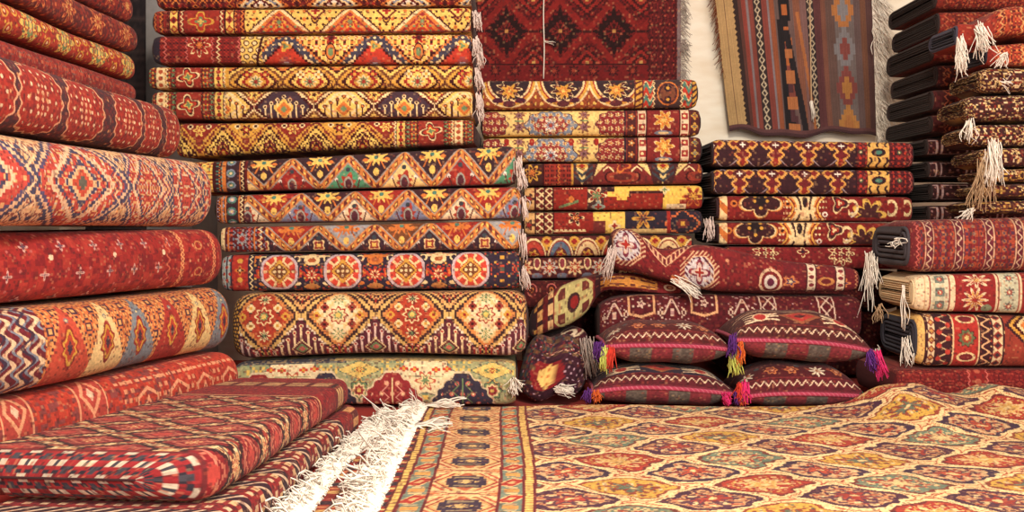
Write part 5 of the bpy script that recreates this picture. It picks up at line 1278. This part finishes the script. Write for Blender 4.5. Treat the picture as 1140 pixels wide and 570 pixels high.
def cush_pat(dark, mot):
    def f(K):
        K.fill(dark); K.noise(K.U > -999, 2.5, 3, tuple(int(c * .8) for c in dark), .35)
        K.hzig(12, 3.0, 9.0, 1.8, (222, 190, 160)); K.hl(18.5, 1.2, (120, 34, 40)); K.put(K.V < 4, (110, 30, 48))
        if mot == 'stars':
            m = K.V > 19
            K.put(m & (K.V < 46), tuple(int(c * .85) for c in dark))
            for u in (-58, 20): K.flower(u, 29, 9, 8, [(1, (226, 206, 180)), (.3, (150, 90, 60))], amp=.35, m=m)
            for u in (-30, -8, 42, 64): K.flower(u, 30, 7.5, 6, [(1, (200, 110, 60)), (.7, (110, 30, 34)), (.4, (206, 130, 90))], amp=.15, m=m)
            K.dots(m, 22, 28, 2.4, (150, 60, 44), stag=True, oy=60); K.dots(m, 44, 30, 3, (60, 70, 80), oy=70)
        else:
            m = K.V > 19; K.put(m, tuple(int(c * .7) for c in dark) if mot == 'navy' else dark)
            if mot == 'navy': K.put(m & (K.V < 90), (44, 36, 56))
            x = np.abs(K.U)
            e = x / 24 + np.abs(K.V - 33) / 13; K.c[m & (e < 1)] = (150, 80, 50); K.c[m & (e < .72)] = (174, 44, 40); K.c[m & (e < .3)] = (70, 24, 34)
            for s in range(4): K.c[m & (np.abs(K.V - 24 - s * 5 - np.sin((x - 24) * .12 + s) * 2.5) < 1.2) & (x > 24) & (x < 62)] = (226, 196, 160)
            K.c[m & (np.hypot(x - 44, K.V - 32) < 6.5)] = (176, 40, 40); K.c[m & (np.abs(np.hypot(x - 44, K.V - 32) - 7.5) < 1)] = (226, 190, 150)
            K.hl(50, 2, (222, 190, 150), m & (x < 70)); K.hl(57, 1.6, (200, 150, 110), m & (x < 66)); K.dots(m & (K.V > 76), 18, 18, 3, (150, 60, 50), stag=True)
        K.vl(-78, 2, (120, 34, 44)); K.vl(78, 2, (120, 34, 44)); return K
    return f
def cushions():
    PU = (96, 44, 130); OR = (226, 110, 50); YG = (206, 214, 110); PK = (220, 50, 120); GN = (30, 110, 90); RD = (214, 66, 50)
    # lower pair
    cushion('navy-topped embroidered cushion under the star cushion, beside the dotted bag', .453, 3.065, .068, .214, .132, .057, .062, .0, cush_pat((88, 22, 34), 'navy'), 3,
            [(-1, PU, -.01, .028, .004), (-1, OR, .012, .026, .002), (1, PK, -.03, .028, .002), (1, PU, .0, .028, .004), (1, OR, .014, .028, .002)])
    cushion('maroon star cushion beneath the tallest cushion, next to the crimson carpet', .868, 3.065, .054, .19, .132, .080, .048, -.02, cush_pat((92, 22, 34), 'stars'), 4,
            [(1, GN, .01, .026, .004), (1, GN, -.012, .026, .004), (-1, RD, -.0, .05, .04), (-1, PK, .012, .055, .045)])
    cushion('maroon cushion with white stars and zigzag, resting on the navy-topped cushion', .466, 3.068, .199, .190, .132, .064, .062, .03, cush_pat((96, 24, 30), 'stars'), 5,
            [(-1, YG, -.002, .06, -.005), (-1, RD, .018, .06, -.005), (-1, PU, -.02, .045, .01), (1, YG, .002, .06, -.01)])
    cushion('tall tilted cushion with bird-like red motif and cream lines, on the star cushion', .872, 3.068, .208, .206, .132, .084, .066, .10, cush_pat((78, 24, 28), 'birds'), 6,
            [(-1, PU, -.008, .06, .012), (-1, OR, .014, .06, -.012), (1, PU, -.015, .055, 0), (1, PK, .01, .075, 0)])

def spread_pattern(K):
    """weave coordinates in centimetres: U across (0 at the fringed end), V in depth"""
    U, V = K.U, K.V; CR = (236, 196, 132)
    K.fill((176, 60, 40)); BL = (110, 130, 116)
    def st(a, b, c): m = (U >= a) & (U < b); K.c[m] = c; return m
    LN = (112, 26, 36)
    m = st(0, 2.2, (150, 40, 36)); K.c[m & (np.abs(rep(V, 7)) < 1.4)] = (50, 34, 50); K.c[m & (np.abs(rep(V + 3.5, 7)) < .5)] = (222, 180, 110)
    st(2.2, 2.7, (90, 26, 34)); m = st(2.7, 4.0, (232, 188, 92)); K.c[m & (np.abs(rep(V, 2.4)) < .25)] = (130, 70, 40); st(4.0, 4.7, LN)
    def spear(a, b):
        m = st(a, b, BL); c = (a + b) / 2; x = U - c; y = rep(V, 12); w = (b - a) / 2
        e = np.abs(x) / w * .6 + np.abs(y - x * .7) / 3.4
        K.c[m & (e < 1)] = CR; K.c[m & (e < .82)] = (184, 48, 38); K.c[m & (e < .3)] = (226, 170, 110)
        K.c[m & (np.abs(rep(V + 6, 12)) < 1.3) & (np.abs(x) < w * .75)] = (216, 150, 74); K.c[m & (np.abs(np.abs(rep(V + 6, 12)) - 2.1) < .3) & (np.abs(x) < w * .6)] = CR
    spear(4.7, 9.1); st(9.1, 9.8, LN)
    m = st(9.8, 23.4, CR); c = 16.6; x = np.abs(U - c); y = rep(V, 17); ay = np.abs(y); y2 = np.abs(rep(V + 8.5, 17))
    for k_, (q, cc) in enumerate(((8.4, (196, 80, 54)), (7.5, CR), (6.6, (170, 46, 40)), (6.0, (226, 170, 100)), (5.2, CR), (4.4, (196, 96, 60)))):
        K.c[m & (x * .95 + ay * .62 < q) & (ay < 6.5)] = cc
    K.c[m & (x < 3.4) & (ay < 4.2)] = (58, 42, 68); K.c[m & (x < 4.2) & (ay < 2.6)] = (58, 42, 68)
    K.c[m & (x / 2.9 + ay / 1.5 < 1)] = (222, 180, 110); K.c[m & (np.hypot(x - 1.3, ay) < .55)] = (60, 50, 80)
    K.c[m & (x < 2.6) & (np.abs(ay - 3.0) < .5)] = (150, 130, 100)
    for q, cc in ((1, (180, 60, 46)), (.74, CR), (.5, (206, 110, 60))):
        K.c[m & (y2 / 1.9 + np.abs(x - 6.8) / 5.5 < q)] = cc
    K.c[m & (y2 < .45) & (x < 3)] = (150, 60, 50)
    st(23.4, 24.1, LN); spear(24.1, 28.3); st(28.3, 29.0, LN); m = st(29.0, 30.6, (236, 192, 100)); K.c[m & (np.abs(rep(V, 1.8)) < .2)] = (170, 110, 50); st(30.6, 31.3, LN)
    f = U >= 31.3
    K.put(f, (150, 50, 40))
    px, py = 28.0, 22.0
    best = None; u0 = 65.0; v0 = 258.0
    A = (rep(U - u0, px), rep(V - v0, py), cel(U - u0, px) * 2, cel(V - v0, py) * 2)
    B = (rep(U - u0 - px / 2, px), rep(V - v0 - py / 2, py), cel(U - u0 - px / 2, px) * 2 + 1, cel(V - v0 - py / 2, py) * 2 + 1)
    wob = .5 * np.sin(U * .9) + .4 * np.sin(V * 1.1)
    U = U + .9 * np.sin(V * .31 + 1) + .5 * np.sin(V * .83) + .35 * np.sin(U * 1.3 + V * .6); V = V + .8 * np.sin(U * .27) + .5 * np.sin(U * .71 + 2) + .3 * np.sin(V * 1.7 + U * .4)
    A = (rep(U - u0, px), rep(V - v0, py), A[2], A[3]); A = (A[0], A[1], cel(U - u0, px) * 2, cel(V - v0, py) * 2)
    B = (rep(U - u0 - px / 2, px), rep(V - v0 - py / 2, py), cel(U - u0 - px / 2, px) * 2 + 1, cel(V - v0 - py / 2, py) * 2 + 1)
    def met(x, y): return (np.abs(x) / (px / 2)) + (np.abs(y) / (py / 2))
    da = met(A[0], A[1]); db = met(B[0], B[1]); ua = da < db
    x = np.where(ua, A[0], B[0]); y = np.where(ua, A[1], B[1]); i = np.where(ua, A[2], B[2]); j = np.where(ua, A[3], B[3])
    d = np.minimum(da, db); d = d * .62 + np.hypot(x / 11.5, y / 10.2) * .38 + wob * .012
    hsh = np.where(i % 2 == 0, np.where(j % 4 == 0, 0, 4), np.where((j + i) % 3 == 0, 1, np.where((j + i) % 3 == 1, 2, 3))).astype(int)
    ring = [(62, 40, 66), (150, 60, 40), (120, 50, 44), (110, 36, 40), (74, 34, 60)]
    pal = [(214, 168, 120), (216, 164, 62), (104, 126, 106), (176, 50, 38), (206, 150, 100)]
    a = np.arctan2(y, x / 1.2)
    K.c[f] = (206, 120, 74)
    K.kal(f, 9.3, 7.3, 4, [(232, 190, 124), (160, 54, 42), (214, 130, 76), (120, 70, 66), (236, 200, 142)], k=.7, dens=.75, ox=65, oy=258)
    K.c[f & (d > .93)] = (176, 64, 44); K.c[f & (d > .985)] = (240, 202, 140)
    K.c[f & (np.abs(d - .885) < .055)] = (246, 210, 148); K.c[f & (np.abs(d - .96) < .02) & (np.abs(rep(U + V, 2.6)) < .8)] = (190, 80, 50)
    for n_ in range(5):
        K.c[f & (d < .83) & (hsh == n_)] = ring[n_]; K.c[f & (d < .75) & (hsh == n_)] = pal[n_] if n_ not in (0, 4) else ring[n_]; K.c[f & (d < .67) & (hsh == n_)] = pal[n_]
    inner = f & (d < .65)
    m1 = [(80, 44, 66), (150, 60, 44), (170, 60, 48), (228, 188, 124), (90, 50, 70)]
    m2 = [(190, 70, 46), (96, 110, 90), (222, 190, 130), (214, 160, 80), (170, 54, 44)]
    for n_ in range(5):
        q = inner & (hsh == n_)
        K.kal(q, 5.6, 4.4, 7 + n_, [m1[n_], m2[n_], (228, 196, 140), pal[n_]], k=.6, dens=.62, ox=65, oy=258)
        K.c[q & (d < .38 + .16 * np.cos(8 * a + n_))] = m1[n_]; K.c[q & (d < .25 + .10 * np.cos(8 * a + n_))] = m2[n_]; K.c[q & (d < .09)] = (232, 196, 130)
def spread():
    nx, ny = 640, 360
    x0, x1, y0, y1 = -.265, 1.72, 1.42, 2.925
    s, t = np.meshgrid(np.linspace(0, 1, nx), np.linspace(0, 1, ny), indexing='ij')
    X = x0 + (x1 - x0) * s; Yb = y1 - .02 * np.clip((X - .75) / .25, 0, 1) ** 2 * (3 - 2 * np.clip((X - .75) / .25, 0, 1))
    Y = y0 + (Yb - y0) * t
    def hgt(X, Y):
        z = .0262 + .0025 * np.sin(X * 9 + Y * 4) + .002 * np.sin(X * 4 - Y * 11 + 1)
        far = np.clip((Y - 2.45) / .45, 0, 1)
        far = far * far * (3 - 2 * far)
        z = z + far * (.018 * np.exp(-((X - .78) / .22) ** 2) * 0 + .062 * np.exp(-((X - 1.13) / .13) ** 2) + .052 * np.exp(-((X - 1.42) / .12) ** 2) + .02 * np.clip((X - 1.0) / .2, 0, 1))
        return z + .004 * far * np.sin(X * 40 + Y * 12) * np.clip((X - .9) / .2, 0, 1)
    Z = hgt(X, Y)
    X = X + .006 * np.sin(Y * 7) * (1 - s)
    top = np.stack([X, Y, Z], -1); bot = top.copy(); bot[..., 2] -= .009
    K = Weave((X - x0) * 100 + .5 * np.sin(Y * 5), Y * 100 + .8 * np.sin(X * 8)); spread_pattern(K); K.U = K.U * 4; K.V = K.V * 4; col = K.done(5, .07).reshape(-1, 3)
    n = nx * ny; idx = np.arange(n).reshape(nx, ny); rim = np.r_[idx[0, :], idx[1:, -1], idx[-1, -2::-1], idx[-2:0:-1, 0]]; r2 = np.roll(rim, -1)
    fs = np.concatenate([quads(nx, ny), quads(nx, ny, n)[:, ::-1], np.stack([rim, rim + n, r2 + n, r2], 1)])
    o = link('spread_carpet', np.concatenate([top.reshape(-1, 3), bot.reshape(-1, 3)]), fs, PILE, np.concatenate([col, col * .6])); tag(o, 'large red and cream carpet with rows of oval medallions spread over the floor', 'carpet')
    rs = np.random.RandomState(11); roots = []
    for k in range(1700):
        y = rs.uniform(1.45, 2.915); x = x0 + .004
        ln = rs.uniform(.05, .075) + .02 * (math.sin(y * 19) > .3); roots.append(((x + rs.uniform(0, .012), y, .024 + rs.uniform(0, .006)), (-1, rs.normal(0, .35), rs.uniform(-.02, .22)), ln, .012))
    for k in range(14):     # ends thrown back over the border
        roots.append(((x0 + .01, 2.90 + rs.uniform(-.01, .01), .033), (1, -.05 + rs.normal(0, .12), .12), rs.uniform(.07, .12), .01))
        roots.append(((x0 + .01, 2.60 + rs.uniform(-.015, .015), .033), (1, .1 + rs.normal(0, .12), .10), rs.uniform(.06, .10), .006))
    strands('fringe', roots, YARN, o, 12, r=.0034, seg=6, curl=.024)
    # the carpet underneath, showing a strip of its end and its own fringe
    def und(K):
        K.fill((150, 38, 34)); K.c[np.abs(rep(K.V, 14)) < 1.3] = (50, 34, 50); K.c[np.abs(rep(K.V + 6, 14)) < 1.2] = (214, 160, 90); K.c[np.abs(rep(K.V + 3, 14)) < .8] = (210, 120, 80); K.c[(np.abs(K.U - 4) < .6)] = (60, 30, 40); return K
    nx, ny = 40, 300; s, t = np.meshgrid(np.linspace(0, 1, nx), np.linspace(0, 1, ny), indexing='ij')
    Y = 1.42 + 1.48 * t; X = -.40 + .045 * np.clip((Y - 2.2) / .6, 0, 1) + .30 * s + .006 * np.sin(t * 20) * (1 - s); Z = .0075 + 0 * X
    top = np.stack([X, Y, Z], -1); bot = top.copy(); bot[..., 2] = .0005
    K = Weave(s * 30, Y * 100); und(K); K.U = K.U * 4; K.V = K.V * 4; col = K.done(6).reshape(-1, 3)
    n = nx * ny; idx = np.arange(n).reshape(nx, ny); rim = np.r_[idx[0, :], idx[1:, -1], idx[-1, -2::-1], idx[-2:0:-1, 0]]; r2 = np.roll(rim, -1)
    fs = np.concatenate([quads(nx, ny), quads(nx, ny, n)[:, ::-1], np.stack([rim, rim + n, r2 + n, r2], 1)])
    u = link('spread_carpet', np.concatenate([top.reshape(-1, 3), bot.reshape(-1, 3)]), fs, PILE, np.concatenate([col, col * .6])); tag(u, 'fringed red carpet end peeking out from under the large spread carpet', 'carpet')
    roots = []
    for k in range(1700):
        y = rs.uniform(1.45, 2.89); ex = -.395 + .045 * min(max((y - 2.2) / .6, 0), 1); roots.append(((ex + rs.uniform(-.004, .015), y, .011 + rs.uniform(0, .006)), (-1, rs.normal(0, .35), rs.uniform(-.02, .15)), min(rs.uniform(.04, .085), ex + .485 - .075 * (y - 1.62) / 1.1 - .008), .006))
    strands('fringe', roots, YARN, u, 13, r=.0034, seg=6, curl=.022)
# ------------------------------------------------------------------ room, camera, light
def room():
    floor = link('floor', [(-1.9, -.6, -.004), (2.6, -.6, -.004), (2.6, 4.3, -.004), (-1.9, 4.3, -.004), (-1.9, -.6, -.05), (2.6, -.6, -.05), (2.6, 4.3, -.05), (-1.9, 4.3, -.05)],
        [(0, 1, 2, 3), (7, 6, 5, 4), (0, 4, 5, 1), (1, 5, 6, 2), (2, 6, 7, 3), (3, 7, 4, 0)], plain('dull_red_floor_felt', (150, 36, 30), scale=200), smooth=False)
    tag(floor, kind='structure')
    pl = plaster()
    def slab(name, x0, x1, y0, y1, z0, z1):
        v = [(x, y, z) for x in (x0, x1) for y in (y0, y1) for z in (z0, z1)]
        f = [(0, 1, 3, 2), (4, 6, 7, 5), (0, 4, 5, 1), (2, 3, 7, 6), (0, 2, 6, 4), (1, 5, 7, 3)]
        tag(link(name, v, f, pl, smooth=False), kind='structure')
    slab('wall_back', -1.9, 2.6, 4.15, 4.3, -.004, 2.6)
    slab('wall_left', -2.0, -1.9, -.6, 4.3, -.004, 2.6)
    slab('wall_right', 2.6, 2.7, -.6, 4.3, -.004, 2.6)
def plaster():
    m = bpy.data.materials.new('white_plaster'); m.use_nodes = True; nt = m.node_tree; b = nt.nodes['Principled BSDF']
    b.inputs['Roughness'].default_value = .8
    tc = nt.nodes.new('ShaderNodeTexCoord'); mp = nt.nodes.new('ShaderNodeMapping'); mp.inputs['Scale'].default_value = (3, 3, 9); mp.inputs['Rotation'].default_value = (0, .6, 0)
    nz = nt.nodes.new('ShaderNodeTexNoise'); nz.inputs['Scale'].default_value = 2.5; nz.inputs['Detail'].default_value = 6
    cr = nt.nodes.new('ShaderNodeValToRGB'); cr.color_ramp.elements[0].position = .3; cr.color_ramp.elements[1].position = .65
    cr.color_ramp.elements[0].color = (*srgb((240, 226, 206)), 1); cr.color_ramp.elements[1].color = (*srgb((252, 244, 230)), 1)
    nt.links.new(tc.outputs['Object'], mp.inputs['Vector']); nt.links.new(mp.outputs['Vector'], nz.inputs['Vector'])
    nt.links.new(nz.outputs['Fac'], cr.inputs['Fac']); nt.links.new(cr.outputs['Color'], b.inputs['Base Color'])
    bp = nt.nodes.new('ShaderNodeBump'); bp.inputs['Strength'].default_value = .4; bp.inputs['Distance'].default_value = .01
    nt.links.new(nz.outputs['Fac'], bp.inputs['Height']); nt.links.new(bp.outputs['Normal'], b.inputs['Normal'])
    return m
def camera_and_light():
    cam = bpy.data.cameras.new('camera'); co = bpy.data.objects.new('camera', cam); C.objects.link(co)
    cam.sensor_width = 36; cam.lens = 36 * F_PX / 1140; cam.clip_start = .05
    co.location = (0, 0, EYE); co.rotation_euler = (math.pi / 2 - PH, 0, 0)
    sc = bpy.context.scene; sc.camera = co
    def area(name, loc, target, size, power, col):
        l = bpy.data.lights.new(name, 'AREA'); l.shape = 'DISK'; l.size = size; l.energy = power; l.color = col
        o = bpy.data.objects.new(name, l); C.objects.link(o); o.location = loc
        o.rotation_euler = (Vector(target) - Vector(loc)).to_track_quat('-Z', 'Y').to_euler()
        return o
    area('shop_lamp', (.35, .35, 1.95), (-.1, 3.0, .45), .45, 80, (1, .86, .68))
    area('doorway_daylight', (1.0, -.8, 1.3), (-.1, 2.6, .5), 1.2, 66, (1, .92, .82))
    w = bpy.data.worlds.new('world'); sc.world = w; w.use_nodes = True
    bg = w.node_tree.nodes['Background']; bg.inputs['Color'].default_value = (1, .9, .78, 1); bg.inputs['Strength'].default_value = .5
    v = sc.view_settings
    sc.display_settings.display_device = 'sRGB'
    v.view_transform = 'Standard'; v.look = 'None'; v.gamma = 1; v.exposure = 0; v.use_curve_mapping = False
room(); back_pile(); middle_pile(); hangings(); far_pile(); side_pile(); soft_pile(); cushions(); spread(); camera_and_light()
